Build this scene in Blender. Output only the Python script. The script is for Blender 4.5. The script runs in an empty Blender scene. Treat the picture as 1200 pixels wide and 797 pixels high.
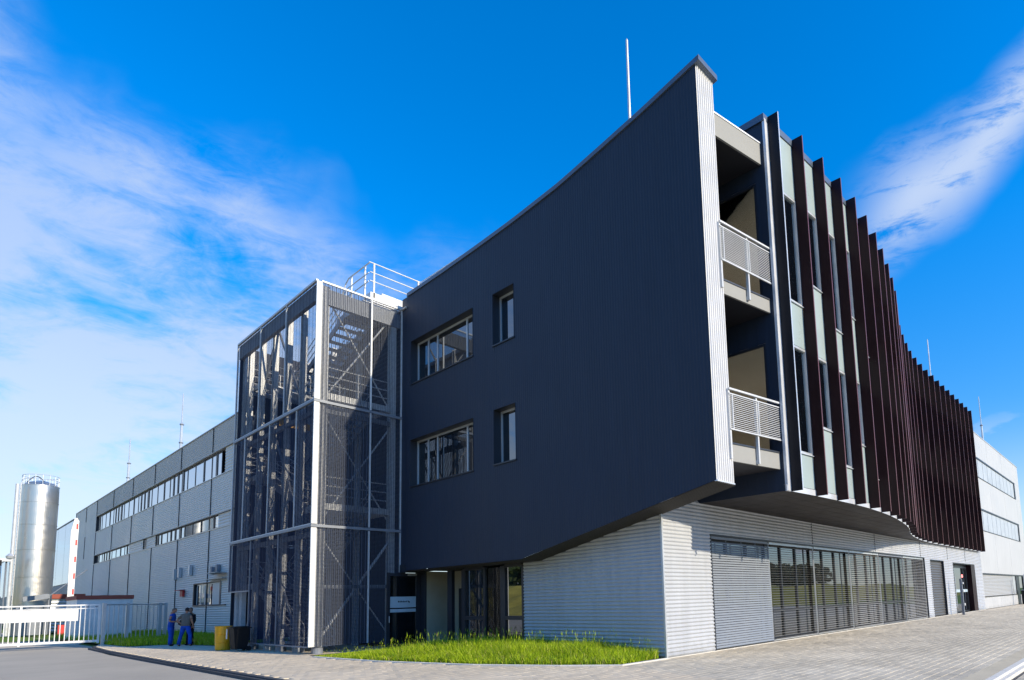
import bpy, math, random
import numpy as np
from math import sin, cos, pi, radians, sqrt, atan2
from mathutils import Vector, Matrix
random.seed(7); rng = np.random.default_rng(7)
S = bpy.context.scene
COL = S.collection

# ------------------------------------------------------------------ camera
f_px, p_x, p_y = 722.884, 698.154, 618.821
yaw, pitch, roll = 0.733446229, 0.11465737, -0.0285549331
EYE = Vector((0, 0, 1.7))
fwd = Vector((cos(yaw)*cos(pitch), sin(yaw)*cos(pitch), sin(pitch)))
rgt = Vector((sin(yaw), -cos(yaw), 0)); up = rgt.cross(fwd)
r2 = cos(roll)*rgt + sin(roll)*up
u2 = -sin(roll)*rgt + cos(roll)*up
cam_d = bpy.data.cameras.new('camera'); cam = bpy.data.objects.new('camera', cam_d); COL.objects.link(cam)
cam.matrix_world = Matrix(((r2.x, u2.x, -fwd.x, EYE.x), (r2.y, u2.y, -fwd.y, EYE.y), (r2.z, u2.z, -fwd.z, EYE.z), (0, 0, 0, 1)))
cam_d.sensor_width = 36; cam_d.lens = f_px/1200*36
cam_d.shift_x = (600-p_x)/1200; cam_d.shift_y = (p_y-398.5)/1200
cam_d.clip_end = 5000; cam_d.clip_start = 0.05
S.camera = cam

# ------------------------------------------------------------------ exposure
S.view_settings.view_transform = 'Standard'; S.view_settings.look = 'None'
S.view_settings.exposure = 0.2; S.view_settings.gamma = 1.0; S.view_settings.use_curve_mapping = False
S.render.resolution_x = 1024; S.render.resolution_y = 680

# ------------------------------------------------------------------ sun
SUN_TO = Vector((0.16, -1.0, 0.5)).normalized()
sl = bpy.data.lights.new('sun', 'SUN'); sl.energy = 4.9; sl.angle = radians(0.5); sl.color = (1.0, 0.88, 0.68)
so = bpy.data.objects.new('sun', sl); COL.objects.link(so)
so.rotation_euler = SUN_TO.to_track_quat('Z', 'Y').to_euler(); so.location = (0, -40, 60)

# ------------------------------------------------------------------ node helpers
class NT:
    def __init__(s, tree): s.t = tree; s.n = tree.nodes; s.l = tree.links
    def new(s, typ, **kw):
        n = s.n.new(typ)
        for k, v in kw.items():
            setattr(n, k, v)
        return n
    def put(s, sock, v):
        if hasattr(v, 'is_output') or isinstance(v, bpy.types.NodeSocket): s.l.new(v, sock)
        else: sock.default_value = v
    def m(s, op, a, b=0.0, c=None, clamp=False):
        n = s.new('ShaderNodeMath', operation=op); n.use_clamp = clamp
        s.put(n.inputs[0], a); s.put(n.inputs[1], b)
        if c is not None: s.put(n.inputs[2], c)
        return n.outputs[0]
    def mr(s, v, a, b, lo=0.0, hi=1.0, smooth=True):
        n = s.new('ShaderNodeMapRange'); n.interpolation_type = 'SMOOTHSTEP' if smooth else 'LINEAR'
        s.put(n.inputs['Value'], v); s.put(n.inputs['From Min'], a); s.put(n.inputs['From Max'], b)
        s.put(n.inputs['To Min'], lo); s.put(n.inputs['To Max'], hi)
        return n.outputs[0]
    def noise(s, vec, scale, detail=4, rough=0.5, dist=0.0):
        n = s.new('ShaderNodeTexNoise'); s.put(n.inputs['Vector'], vec); n.inputs['Scale'].default_value = scale
        n.inputs['Detail'].default_value = detail; n.inputs['Roughness'].default_value = rough; n.inputs['Distortion'].default_value = dist
        return n.outputs['Fac']
    def mapping(s, vec, scale=(1, 1, 1), rot=(0, 0, 0), loc=(0, 0, 0)):
        n = s.new('ShaderNodeMapping'); s.put(n.inputs['Vector'], vec)
        n.inputs['Scale'].default_value = scale; n.inputs['Rotation'].default_value = rot; n.inputs['Location'].default_value = loc
        return n.outputs[0]
    def mix(s, fac, a, b):
        n = s.new('ShaderNodeMix', data_type='RGBA'); s.put(n.inputs[0], fac)
        s.put(n.inputs[6], a if isinstance(a, bpy.types.NodeSocket) else (*a, 1)); s.put(n.inputs[7], b if isinstance(b, bpy.types.NodeSocket) else (*b, 1))
        return n.outputs[2]

# ------------------------------------------------------------------ world: sky with cirrus
W = bpy.data.worlds.new('World'); S.world = W; W.use_nodes = True
wt = NT(W.node_tree); wt.n.clear()
sky = wt.new('ShaderNodeTexSky', sky_type='NISHITA'); sky.sun_disc = False
sky.sun_elevation = math.asin(SUN_TO.z); sky.sun_rotation = atan2(SUN_TO.x, SUN_TO.y)
sky.altitude = 300; sky.air_density = 1.0; sky.dust_density = 0.25; sky.ozone_density = 3.0
hs = wt.new('ShaderNodeHueSaturation'); hs.inputs['Saturation'].default_value = 1.42; hs.inputs['Value'].default_value = 1.85
hs.inputs['Hue'].default_value = 0.505
wt.l.new(sky.outputs[0], hs.inputs['Color'])
tc = wt.new('ShaderNodeTexCoord'); sp = wt.new('ShaderNodeSeparateXYZ'); wt.l.new(tc.outputs['Generated'], sp.inputs[0])
dx, dy, dz = sp.outputs
az = wt.m('MULTIPLY', wt.m('ARCTAN2', dy, dx), 57.2958)
el = wt.m('MULTIPLY', wt.m('ARCSINE', dz), 57.2958)
den = wt.m('ADD', wt.m('MAXIMUM', dz, 0.0), 0.15)
cb = wt.new('ShaderNodeCombineXYZ'); wt.put(cb.inputs[0], wt.m('DIVIDE', dx, den)); wt.put(cb.inputs[1], wt.m('DIVIDE', dy, den))
P = cb.outputs[0]
ae = wt.new('ShaderNodeCombineXYZ'); wt.put(ae.inputs[0], wt.m('MULTIPLY', az, 0.1)); wt.put(ae.inputs[1], wt.m('MULTIPLY', el, 0.1))
AE = ae.outputs[0]
warp = wt.noise(AE, 0.9, 3, 0.5)
# wispy fibres, stretched along a gentle slope
mp = wt.mapping(AE, scale=(0.55, 1.35, 1), rot=(0, 0, radians(16)))
fib = wt.noise(mp, 1.5, 10, 0.60, 0.45)
fine = wt.noise(wt.mapping(AE, scale=(0.75, 2.3, 1), rot=(0, 0, radians(24))), 2.6, 12, 0.7, 1.1)
puf = wt.noise(wt.mapping(AE, scale=(0.8, 1.1, 1), loc=(3.1, 0.7, 0)), 0.85, 6, 0.55, 0.5)
# broad bank on the left, tapering upward
upper = wt.m('ADD', wt.m('MULTIPLY', wt.m('SUBTRACT', az, 52.0), 0.22), 31.5)
upper = wt.m('ADD', upper, wt.m('MULTIPLY', wt.m('SUBTRACT', warp, 0.5), 16.0))
low = wt.mr(wt.m('SUBTRACT', upper, el), -1.0, 9.0)
leftm = wt.m('MULTIPLY', low, wt.mr(az, 31.0, 60.0))
leftm = wt.m('MULTIPLY', leftm, wt.mr(wt.m('ABSOLUTE', wt.m('SUBTRACT', az, 100.0)), 60.0, 30.0))
base = wt.m('ADD', wt.m('MULTIPLY', fib, 0.78), wt.m('MULTIPLY', puf, 0.42))
base = wt.m('ADD', base, wt.m('MULTIPLY', wt.m('SUBTRACT', fine, 0.5), 0.34))
cl = wt.m('MULTIPLY', leftm, wt.mr(wt.m('ADD', base, wt.mr(el, 26.0, 6.0, 0.0, 0.15)), 0.41, 0.74, 0.0, 1.0))
# rising streak on the right
cen = wt.m('ADD', wt.m('MULTIPLY', wt.m('SUBTRACT', 3.5, az), 0.46), 34.3)
cen = wt.m('ADD', cen, wt.m('MULTIPLY', wt.m('SUBTRACT', warp, 0.5), 5.0))
wid = wt.m('ADD', 3.0, wt.m('MULTIPLY', wt.m('MAXIMUM', wt.m('SUBTRACT', az, 4.0), 0.0), 0.10))
dd = wt.m('DIVIDE', wt.m('ABSOLUTE', wt.m('SUBTRACT', el, cen)), wid)
st = wt.m('MULTIPLY', wt.mr(dd, 1.35, 0.0), wt.mr(az, 20.0, 12.0))
st = wt.m('MULTIPLY', st, wt.mr(az, -14.0, -2.0))
mp2 = wt.mapping(AE, scale=(0.6, 2.4, 1), rot=(0, 0, radians(-24)))
fib2 = wt.noise(mp2, 2.0, 9, 0.62, 0.7)
fib2 = wt.m('ADD', fib2, wt.m('MULTIPLY', wt.m('SUBTRACT', wt.noise(wt.mapping(AE, scale=(0.8, 2.6, 1), rot=(0, 0, radians(-30))), 3.4, 12, 0.7, 1.0), 0.5), 0.6))
st = wt.m('MULTIPLY', st, wt.mr(fib2, 0.26, 0.56))
# small cumulus low on the right and everywhere near the horizon
cum = wt.noise(wt.mapping(AE, scale=(0.8, 1.9, 1), loc=(1.3, 2.4, 0)), 2.6, 6, 0.5, 0.1)
cm = wt.m('MULTIPLY', wt.mr(cum, 0.52, 0.64), wt.m('MULTIPLY', wt.mr(el, 15.0, 7.0), wt.mr(el, 0.5, 2.5)))
cm = wt.m('MULTIPLY', cm, wt.mr(wt.m('ABSOLUTE', wt.m('SUBTRACT', az, 60.0)), 40.0, 52.0))
hz = wt.m('MULTIPLY', wt.mr(el, 15.0, 0.0), 0.6)
gen = wt.m('MULTIPLY', wt.mr(fib, 0.56, 0.8), 0.35)
gen = wt.m('MULTIPLY', gen, wt.mr(wt.m('ABSOLUTE', wt.m('SUBTRACT', az, 40.0)), 60.0, 80.0))
allc = wt.m('MAXIMUM', wt.m('MAXIMUM', wt.m('MULTIPLY', cl, 0.82), wt.m('MULTIPLY', st, 1.0)), wt.m('MAXIMUM', cm, wt.m('MAXIMUM', hz, gen)), clamp=True)
ccol = wt.mix(wt.mr(el, 5.0, 30.0), (4.6, 5.2, 6.1), (3.1, 3.9, 5.5))
dim = wt.mr(el, -2.0, 34.0, 0.56, 1.0)
vm = wt.new('ShaderNodeVectorMath', operation='SCALE'); wt.l.new(hs.outputs[0], vm.inputs[0]); wt.put(vm.inputs['Scale'], dim)
skyc = wt.mix(allc, vm.outputs[0], ccol)
bg = wt.new('ShaderNodeBackground'); bg.inputs['Strength'].default_value = 0.15; wt.l.new(skyc, bg.inputs['Color'])
wo = wt.new('ShaderNodeOutputWorld'); wt.l.new(bg.outputs[0], wo.inputs['Surface'])

# ------------------------------------------------------------------ materials
MATS = {}
def mat(name, col, rough=0.6, metal=0.0, spec=0.5, var=0.12, nscale=1.5, bump=0.0, bscale=30, grain=0.0, coat=0.0, island=0.0, streak=0.0, dirt=0.0):
    if name in MATS: return MATS[name]
    m = bpy.data.materials.new(name); m.use_nodes = True; t = NT(m.node_tree)
    b = t.n['Principled BSDF']; g = t.new('ShaderNodeNewGeometry'); pos = g.outputs['Position']
    n1 = t.noise(pos, nscale, 5, 0.6)
    v = t.mr(n1, 0.25, 0.75, 1-var, 1+var, False)
    if grain:
        v = t.m('MULTIPLY', v, t.mr(t.noise(pos, 90, 2, 0.6), 0.3, 0.7, 1-grain, 1+grain, False))
    if streak:
        v = t.m('MULTIPLY', v, t.mr(t.noise(t.mapping(pos, scale=(1, 1, 0.09)), 4.5, 4, 0.6), 0.3, 0.7, 1-streak, 1+streak, False))
    if island:
        v = t.m('MULTIPLY', v, t.mr(g.outputs['Random Per Island'], 0, 1, 1-island, 1+island, False))
    if dirt:   # splash marks near the foot of the wall, with a ragged upper edge
        sx = t.new('ShaderNodeSeparateXYZ'); t.l.new(pos, sx.inputs[0])
        ed = t.m('ADD', t.m('MULTIPLY', t.noise(pos, 1.3, 6, 0.7), 0.9), -0.1)
        v = t.m('MULTIPLY', v, t.m('SUBTRACT', 1.0, t.m('MULTIPLY', t.mr(t.m('SUBTRACT', sx.outputs[2], ed), 0.0, -0.45), dirt)))
    hsn = t.new('ShaderNodeHueSaturation'); hsn.inputs['Color'].default_value = (*col, 1); t.put(hsn.inputs['Value'], v)
    t.l.new(hsn.outputs[0], b.inputs['Base Color'])
    b.inputs['Roughness'].default_value = rough; b.inputs['Metallic'].default_value = metal
    b.inputs['Specular IOR Level'].default_value = spec; b.inputs['Coat Weight'].default_value = coat
    rv = t.mr(n1, 0.3, 0.7, max(rough-0.06, 0.02), min(rough+0.08, 1), False); t.l.new(rv, b.inputs['Roughness'])
    if bump:
        bn = t.new('ShaderNodeBump'); bn.inputs['Strength'].default_value = bump; bn.inputs['Distance'].default_value = 0.01
        t.put(bn.inputs['Height'], t.noise(pos, bscale, 4, 0.6)); t.l.new(bn.outputs[0], b.inputs['Normal'])
    MATS[name] = m; return m

def glass(name, tint=(0.012, 0.017, 0.024), refl=0.28, through=0.0):
    m = bpy.data.materials.new(name); m.use_nodes = True; t = NT(m.node_tree); t.n.remove(t.n['Principled BSDF'])
    out = [n for n in t.n if n.type == 'OUTPUT_MATERIAL'][0]
    gl = t.new('ShaderNodeBsdfGlossy'); gl.inputs['Roughness'].default_value = 0.012; gl.inputs['Color'].default_value = (0.9, 0.95, 1, 1)
    df = t.new('ShaderNodeBsdfDiffuse'); df.inputs['Color'].default_value = (*tint, 1)
    bn = t.new('ShaderNodeBump'); bn.inputs['Strength'].default_value = 0.035; bn.inputs['Distance'].default_value = 0.02
    g = t.new('ShaderNodeNewGeometry'); t.put(bn.inputs['Height'], t.noise(g.outputs['Position'], 0.9, 2, 0.5)); t.l.new(bn.outputs[0], gl.inputs['Normal'])
    base = df.outputs[0]
    if through:
        tr = t.new('ShaderNodeBsdfTransparent'); tr.inputs['Color'].default_value = (0.88, 0.9, 0.89, 1)
        mx = t.new('ShaderNodeMixShader'); mx.inputs[0].default_value = through
        t.l.new(df.outputs[0], mx.inputs[1]); t.l.new(tr.outputs[0], mx.inputs[2]); base = mx.outputs[0]
    fr = t.new('ShaderNodeFresnel'); fr.inputs['IOR'].default_value = 1.5
    fac = t.m('ADD', t.m('MULTIPLY', fr.outputs[0], 1-refl), refl, clamp=True)
    mx2 = t.new('ShaderNodeMixShader'); t.put(mx2.inputs[0], fac); t.l.new(base, mx2.inputs[1]); t.l.new(gl.outputs[0], mx2.inputs[2])
    t.l.new(mx2.outputs[0], out.inputs['Surface']); MATS[name] = m; return m

def mesh_screen(name, col, hole=0.075, thr=0.35):
    """perforated metal sheet: round holes staggered in real-world spacing"""
    m = bpy.data.materials.new(name); m.use_nodes = True; t = NT(m.node_tree); b = t.n['Principled BSDF']
    out = [n for n in t.n if n.type == 'OUTPUT_MATERIAL'][0]
    g = t.new('ShaderNodeNewGeometry'); s = t.new('ShaderNodeSeparateXYZ'); t.l.new(g.outputs['Position'], s.inputs[0])
    u = t.m('MULTIPLY', t.m('ADD', s.outputs[0], s.outputs[1]), pi/hole); v = t.m('MULTIPLY', s.outputs[2], pi/hole)
    h = t.m('MULTIPLY', t.m('SINE', u), t.m('SINE', v)); h = t.m('ABSOLUTE', h)
    al = t.m('LESS_THAN', h, thr)
    b.inputs['Base Color'].default_value = (*col, 1); b.inputs['Roughness'].default_value = 0.6; b.inputs['Specular IOR Level'].default_value = 0.08
    tr = t.new('ShaderNodeBsdfTransparent'); mx = t.new('ShaderNodeMixShader'); t.put(mx.inputs[0], al)
    t.l.new(tr.outputs[0], mx.inputs[1]); t.l.new(b.outputs[0], mx.inputs[2]); t.l.new(mx.outputs[0], out.inputs['Surface'])
    MATS[name] = m; return m

DARK = mat('dark blue coated cladding', (0.0205, 0.0295, 0.051), 0.5, 0.0, 0.3, 0.12, 0.3, streak=0.06)
FLANK = mat('silver fluted cladding', (0.62, 0.61, 0.60), 0.42, 0.05, 0.5, 0.06)
COPE = mat('grey blue coping metal', (0.11, 0.14, 0.19), 0.4, 0.4)
WHITE = mat('white corrugated metal', (0.43, 0.445, 0.47), 0.42, 0.0, 0.5, 0.05, 0.5, streak=0.07, dirt=0.35)
WPAN = mat('smooth white panel', (0.46, 0.465, 0.47), 0.5, 0.0, 0.5, 0.04, 0.4, streak=0.06, dirt=0.25)
WARE = mat('grey aluminium cladding', (0.55, 0.535, 0.515), 0.45, 0.1, 0.4, 0.05, 0.3, streak=0.05)
WAREHI = mat('dark grey roof edge cladding', (0.42, 0.40, 0.38), 0.5, 0.1, 0.4, 0.06, 0.3, streak=0.05)
JOINT = mat('black joint seal', (0.015, 0.016, 0.02), 0.8)
FRAME = mat('anthracite frame', (0.02, 0.024, 0.034), 0.4)
ALU = mat('pale aluminium frame', (0.52, 0.54, 0.56), 0.35, 0.4)
STEEL = mat('galvanised steel', (0.50, 0.515, 0.53), 0.45, 0.15, 0.5, 0.16, 5.0)
STEELD = mat('dull galvanised steel', (0.20, 0.22, 0.255), 0.5, 0.2, 0.5, 0.16, 5.0)
WSTEEL = mat('white painted steel', (0.70, 0.70, 0.69), 0.4, 0.0)
RAILW = mat('white powder coated rail', (0.55, 0.555, 0.56), 0.35)
CONC = mat('pale concrete fascia', (0.30, 0.295, 0.275), 0.75, 0, 0.3, 0.06, 2, bump=0.15)
FIN = mat('dark maroon fin metal', (0.017, 0.0038, 0.0055), 0.4, 0.0, 0.22, 0.18, 0.5, streak=0.1)
FIND = mat('blackish navy fin metal', (0.006, 0.006, 0.010), 0.4, 0.0, 0.22, 0.15, 0.5)
FINE_ = mat('sun toned red fin edge', (0.15, 0.05, 0.045), 0.4, 0.0)  # front edges painted lighter red, as if catching the sun
PALE = mat('pale grey green glass panel', (0.33, 0.40, 0.40), 0.3, 0.0, 0.5, 0.05, 0.7)
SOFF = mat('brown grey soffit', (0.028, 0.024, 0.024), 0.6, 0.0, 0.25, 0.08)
LEDGE = mat('light grey ledge metal', (0.62, 0.64, 0.68), 0.4, 0.3)
SLATC = mat('closed silver blue slat', (0.215, 0.24, 0.28), 0.5, 0.0, 0.4, 0.04)
SLATO = mat('grey aluminium slat', (0.40, 0.395, 0.38), 0.4, 0.1, 0.5, 0.05)
CEIL = mat('office ceiling board', (0.84, 0.77, 0.70), 0.9, 0, 0.2, 0.05)
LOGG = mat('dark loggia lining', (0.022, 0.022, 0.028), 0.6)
BEIGE = mat('beige plaster', (0.40, 0.37, 0.28), 0.9)
GLS = glass('dark reflective glass', refl=0.16)
GLT = glass('clear office glass', tint=(0.02, 0.025, 0.02), refl=0.03, through=0.92)
GLF = glass('grey tinted office glass', tint=(0.01, 0.014, 0.02), refl=0.06, through=0.8)
GLB = glass('coated strip window glass', tint=(0.03, 0.035, 0.05), refl=0.55)
GLG = glass('ground floor glass', tint=(0.010, 0.012, 0.014), refl=0.17)
SCR = mesh_screen('perforated shade toned screen', (0.006, 0.018, 0.055), 0.05, 0.44)  # same mesh as the galvanised one; left-face shade put into its navy
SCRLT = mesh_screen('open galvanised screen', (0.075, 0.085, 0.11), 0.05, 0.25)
SCRT = mesh_screen('open shade toned screen', (0.005, 0.014, 0.042), 0.05, 0.26)  # top tier of the left face, shade likewise in the colour
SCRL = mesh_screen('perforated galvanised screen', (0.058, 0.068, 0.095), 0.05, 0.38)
ASPH = mat('grey asphalt', (0.42, 0.375, 0.305), 0.9, 0, 0.25, 0.12, 0.35, bump=0.5, bscale=110, grain=0.14)
PAVW = mat('warm concrete paver', (0.59, 0.50, 0.375), 0.85, 0, 0.25, 0.13, 0.5, bump=0.3, bscale=60, grain=0.08, island=0.05)
PAVG = mat('grey concrete paver', (0.53, 0.465, 0.36), 0.85, 0, 0.25, 0.22, 0.5, bump=0.3, bscale=60, grain=0.08, island=0.09)
PBED = mat('sandy joint bed', (0.42, 0.375, 0.30), 0.95)
KERB = mat('pale concrete kerb', (0.62, 0.59, 0.53), 0.85, 0, 0.25, 0.08, 2, bump=0.3, grain=0.07)
KERBD = mat('dark kerb and gutter stone', (0.075, 0.075, 0.08), 0.85, 0, 0.25, 0.1, 2, bump=0.3)
SAND = mat('sandy edge strip', (0.52, 0.45, 0.33), 0.9, 0, 0.2, 0.1, 2)
SOIL = mat('dark soil', (0.06, 0.05, 0.03), 0.95)
LAWN = mat('rough lawn', (0.12, 0.19, 0.03), 0.95, 0, 0.2, 0.3, 0.8, bump=0.4)
DRY = mat('dry grass bank', (0.46, 0.37, 0.07), 0.95, 0, 0.2, 0.35, 0.4)
SILO = mat('brushed stainless steel', (0.66, 0.63, 0.58), 0.33, 0.9, 0.5, 0.0)
REDB = mat('brick red coping', (0.30, 0.07, 0.045), 0.7)
REDP = mat('red paint', (0.55, 0.03, 0.025), 0.45)
YEL = mat('yellow plastic', (0.72, 0.36, 0.01), 0.4)
BLK = mat('black plastic', (0.010, 0.011, 0.013), 0.6, 0, 0.2)
BLUE = mat('royal blue work cloth', (0.016, 0.08, 0.42), 0.9, 0, 0.2, 0.2, 8)
GREYC = mat('grey brown cotton', (0.15, 0.135, 0.115), 0.95, 0, 0.2, 0.2, 8)
BLKC = mat('black cloth', (0.015, 0.014, 0.018), 0.95, 0, 0.2, 0.2, 8)
SKIN = mat('skin', (0.42, 0.21, 0.13), 0.6, 0, 0.4, 0.08, 12)
HAIR = mat('dark brown hair', (0.025, 0.015, 0.012), 0.7)
GHAIR = mat('short greying hair', (0.12, 0.09, 0.07), 0.8)
SIGNB = mat('blue sign paint', (0.02, 0.15, 0.5), 0.5)
FILM = mat('frosted film', (0.42, 0.52, 0.58), 0.45)
LEAF = mat('dark leaves', (0.05, 0.075, 0.02), 0.8, 0, 0.3, 0.4, 0.5)
HALL = glass('mirrored hall cladding', tint=(0.10, 0.13, 0.17), refl=0.42)

# grass blades: colour varies blade by blade
def grass_mat(name, c1, c2, c3):
    m = bpy.data.materials.new(name); m.use_nodes = True; t = NT(m.node_tree); b = t.n['Principled BSDF']
    g = t.new('ShaderNodeNewGeometry'); r = g.outputs['Random Per Island']
    c = t.mix(t.mr(r, 0.0, 0.8), c1, c2); c = t.mix(t.mr(r, 0.86, 0.95), c, c3)
    c = t.mix(t.mr(t.noise(g.outputs['Position'], 1.1, 3), 0.35, 0.65, 0, 0.5), c, c2)
    t.l.new(c, b.inputs['Base Color']); b.inputs['Roughness'].default_value = 0.6; b.inputs['Specular IOR Level'].default_value = 0.25
    out = [n for n in t.n if n.type == 'OUTPUT_MATERIAL'][0]
    tl = t.new('ShaderNodeBsdfTranslucent'); t.l.new(c, tl.inputs['Color'])
    mx = t.new('ShaderNodeMixShader'); mx.inputs[0].default_value = 0.35; t.l.new(b.outputs[0], mx.inputs[1]); t.l.new(tl.outputs[0], mx.inputs[2])
    t.l.new(mx.outputs[0], out.inputs['Surface']); return m
GRASS = grass_mat('tall fresh grass', (0.10, 0.22, 0.010), (0.47, 0.60, 0.018), (0.55, 0.46, 0.16))

# ------------------------------------------------------------------ object helpers
def wloc(o):
    v = Vector((0, 0, 0))
    while o is not None: v += o.location; o = o.parent
    return v
def tag(o, label=None, cat=None, group=None, kind=None):
    if label: o['label'] = label
    if cat: o['category'] = cat
    if group: o['group'] = group
    if kind: o['kind'] = kind
    return o
def thing(name, loc, label, cat, group=None, kind=None):
    o = bpy.data.objects.new(name, None); COL.objects.link(o); o.location = loc; o.empty_display_size = 0.3
    return tag(o, label, cat, group, kind)
def link(name, me, parent=None, at=None, rot=None):
    """at: world position of the mesh origin"""
    o = bpy.data.objects.new(name, me); COL.objects.link(o)
    w = Vector(at) if at is not None else Vector((0, 0, 0))
    if parent is not None: o.parent = parent; o.location = w - wloc(parent)
    else: o.location = w
    if rot is not None: o.rotation_euler = rot
    return o
class MB:
    def __init__(s): s.v = []; s.f = []; s.mi = []; s.cur = 0
    def vert(s, p): s.v.append(tuple(p)); return len(s.v)-1
    def face(s, pts):
        s.f.append([s.vert(p) for p in pts]); s.mi.append(s.cur); return s
    def box(s, x0, y0, z0, x1, y1, z1):
        i = len(s.v)
        x0, x1 = sorted((x0, x1)); y0, y1 = sorted((y0, y1)); z0, z1 = sorted((z0, z1))
        s.v += [(x0, y0, z0), (x1, y0, z0), (x1, y1, z0), (x0, y1, z0), (x0, y0, z1), (x1, y0, z1), (x1, y1, z1), (x0, y1, z1)]
        for q in ((0, 3, 2, 1), (4, 5, 6, 7), (0, 1, 5, 4), (1, 2, 6, 5), (2, 3, 7, 6), (3, 0, 4, 7)):
            s.f.append([i+k for k in q]); s.mi.append(s.cur)
        return s
    def bar(s, a, b, w, h=None, upv=(0, 0, 1)):
        """rectangular bar from a to b"""
        h = h or w; a = Vector(a); b = Vector(b); d = (b-a).normalized(); u = Vector(upv)
        if abs(d.dot(u)) > 0.98: u = Vector((0, 1, 0))
        sx = d.cross(u).normalized()*w/2; sz = sx.normalized().cross(d).normalized()*h/2
        i = len(s.v)
        for c in (a, b):
            for q in (-sx-sz, sx-sz, sx+sz, -sx+sz): s.v.append(tuple(c+q))
        for q in ((0, 1, 2, 3), (7, 6, 5, 4), (0, 4, 5, 1), (1, 5, 6, 2), (2, 6, 7, 3), (3, 7, 4, 0)):
            s.f.append([i+k for k in q]); s.mi.append(s.cur)
        return s
    def tube(s, pts, r, n=8, caps=True):
        pts = [Vector(p) for p in pts]; rr = r if isinstance(r, (list, tuple)) else [r]*len(pts); rings = []
        for k, p in enumerate(pts):
            d = (pts[min(k+1, len(pts)-1)]-pts[max(k-1, 0)]).normalized()
            u = Vector((0, 0, 1)) if abs(d.z) < 0.9 else Vector((0, 1, 0))
            a = d.cross(u).normalized(); b = a.cross(d).normalized()
            rings.append([s.vert(p+rr[k]*(cos(2*pi*j/n)*a+sin(2*pi*j/n)*b)) for j in range(n)])
        for k in range(len(pts)-1):
            for j in range(n):
                s.f.append([rings[k][j], rings[k][(j+1) % n], rings[k+1][(j+1) % n], rings[k+1][j]]); s.mi.append(s.cur)
        if caps:
            s.f.append(rings[0][::-1]); s.mi.append(s.cur); s.f.append(rings[-1]); s.mi.append(s.cur)
        return s
    def lathe(s, c, prof, n=24):
        rings = [[s.vert((c[0]+r*cos(2*pi*j/n), c[1]+r*sin(2*pi*j/n), c[2]+z)) for j in range(n)] for r, z in prof]
        for k in range(len(prof)-1):
            for j in range(n):
                s.f.append([rings[k][j], rings[k][(j+1) % n], rings[k+1][(j+1) % n], rings[k+1][j]]); s.mi.append(s.cur)
        s.f.append(rings[0][::-1]); s.mi.append(s.cur); s.f.append(rings[-1]); s.mi.append(s.cur)
        return s
    def prism(s, poly, z0, z1):
        n = len(poly); i = len(s.v)
        s.v += [(x, y, z0) for x, y in poly]+[(x, y, z1) for x, y in poly]
        s.f.append([i+k for k in range(n)][::-1]); s.f.append([i+n+k for k in range(n)]); s.mi += [s.cur]*2
        for k in range(n): s.f.append([i+k, i+(k+1) % n, i+n+(k+1) % n, i+n+k]); s.mi.append(s.cur)
        return s
    def mesh(s, name, m, org=(0, 0, 0), smooth=False):
        me = bpy.data.meshes.new(name)
        o = Vector(org)
        me.from_pydata([(x-o.x, y-o.y, z-o.z) for x, y, z in s.v], [], s.f)
        ms = m if isinstance(m, (list, tuple)) else [m]
        for q in ms: me.materials.append(q)
        if len(ms) > 1: me.polygons.foreach_set('material_index', s.mi)
        if smooth: me.polygons.foreach_set('use_smooth', [True]*len(me.polygons))
        me.update(); return me
    def build(s, name, m, parent=None, kind=None, smooth=False, label=None, org=None):
        """vertices are in world coordinates"""
        w = wloc(parent) if parent is not None else Vector(org or (0, 0, 0))
        me = s.mesh(name, m, w, smooth)
        o = bpy.data.objects.new(name, me); COL.objects.link(o)
        if parent is not None: o.parent = parent
        else: o.location = w
        if kind: o['kind'] = kind
        if label: o['label'] = label
        return o
def interp(x, T):
    if x <= T[0][0]: return T[0][1]
    for (a, fa), (b, fb) in zip(T, T[1:]):
        if x <= b: return fa+(fb-fa)*(x-a)/(b-a)
    return T[-1][1]
def profile(t0, t1, pitch, depth, kind='sine', extra=()):
    """list of (t, offset) along a corrugated sheet"""
    if kind == 'sine': base = [(0, 0), (.17, .35), (.33, .85), (.5, 1), (.67, .85), (.83, .35)]
    else: base = [(0, 0), (.38, 0), (.5, 1), (.88, 1)]
    out = []; n = int(math.ceil((t1-t0)/pitch))+1
    for k in range(n):
        for u, d in base:
            t = t0+(k+u)*pitch
            if t <= t1: out.append((t, d*depth))
    def off(t):
        u = ((t-t0)/pitch) % 1.0; bb = base+[(1.0, base[0][1])]
        return interp(u, bb)*depth
    ts = sorted(set([round(a, 5) for a, _ in out]+[round(e, 5) for e in extra if t0 <= e <= t1]+[round(t1, 5)]))
    return [(t, off(t)) for t in ts]
def spans(lo, hi, holes):
    segs = [(lo, hi)]
    for a, b in holes:
        ns = []
        for s0, s1 in segs:
            if b <= s0 or a >= s1: ns.append((s0, s1)); continue
            if a > s0: ns.append((s0, a))
            if b < s1: ns.append((b, s1))
        segs = ns
    return [q for q in segs if q[1]-q[0] > 1e-4]
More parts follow.
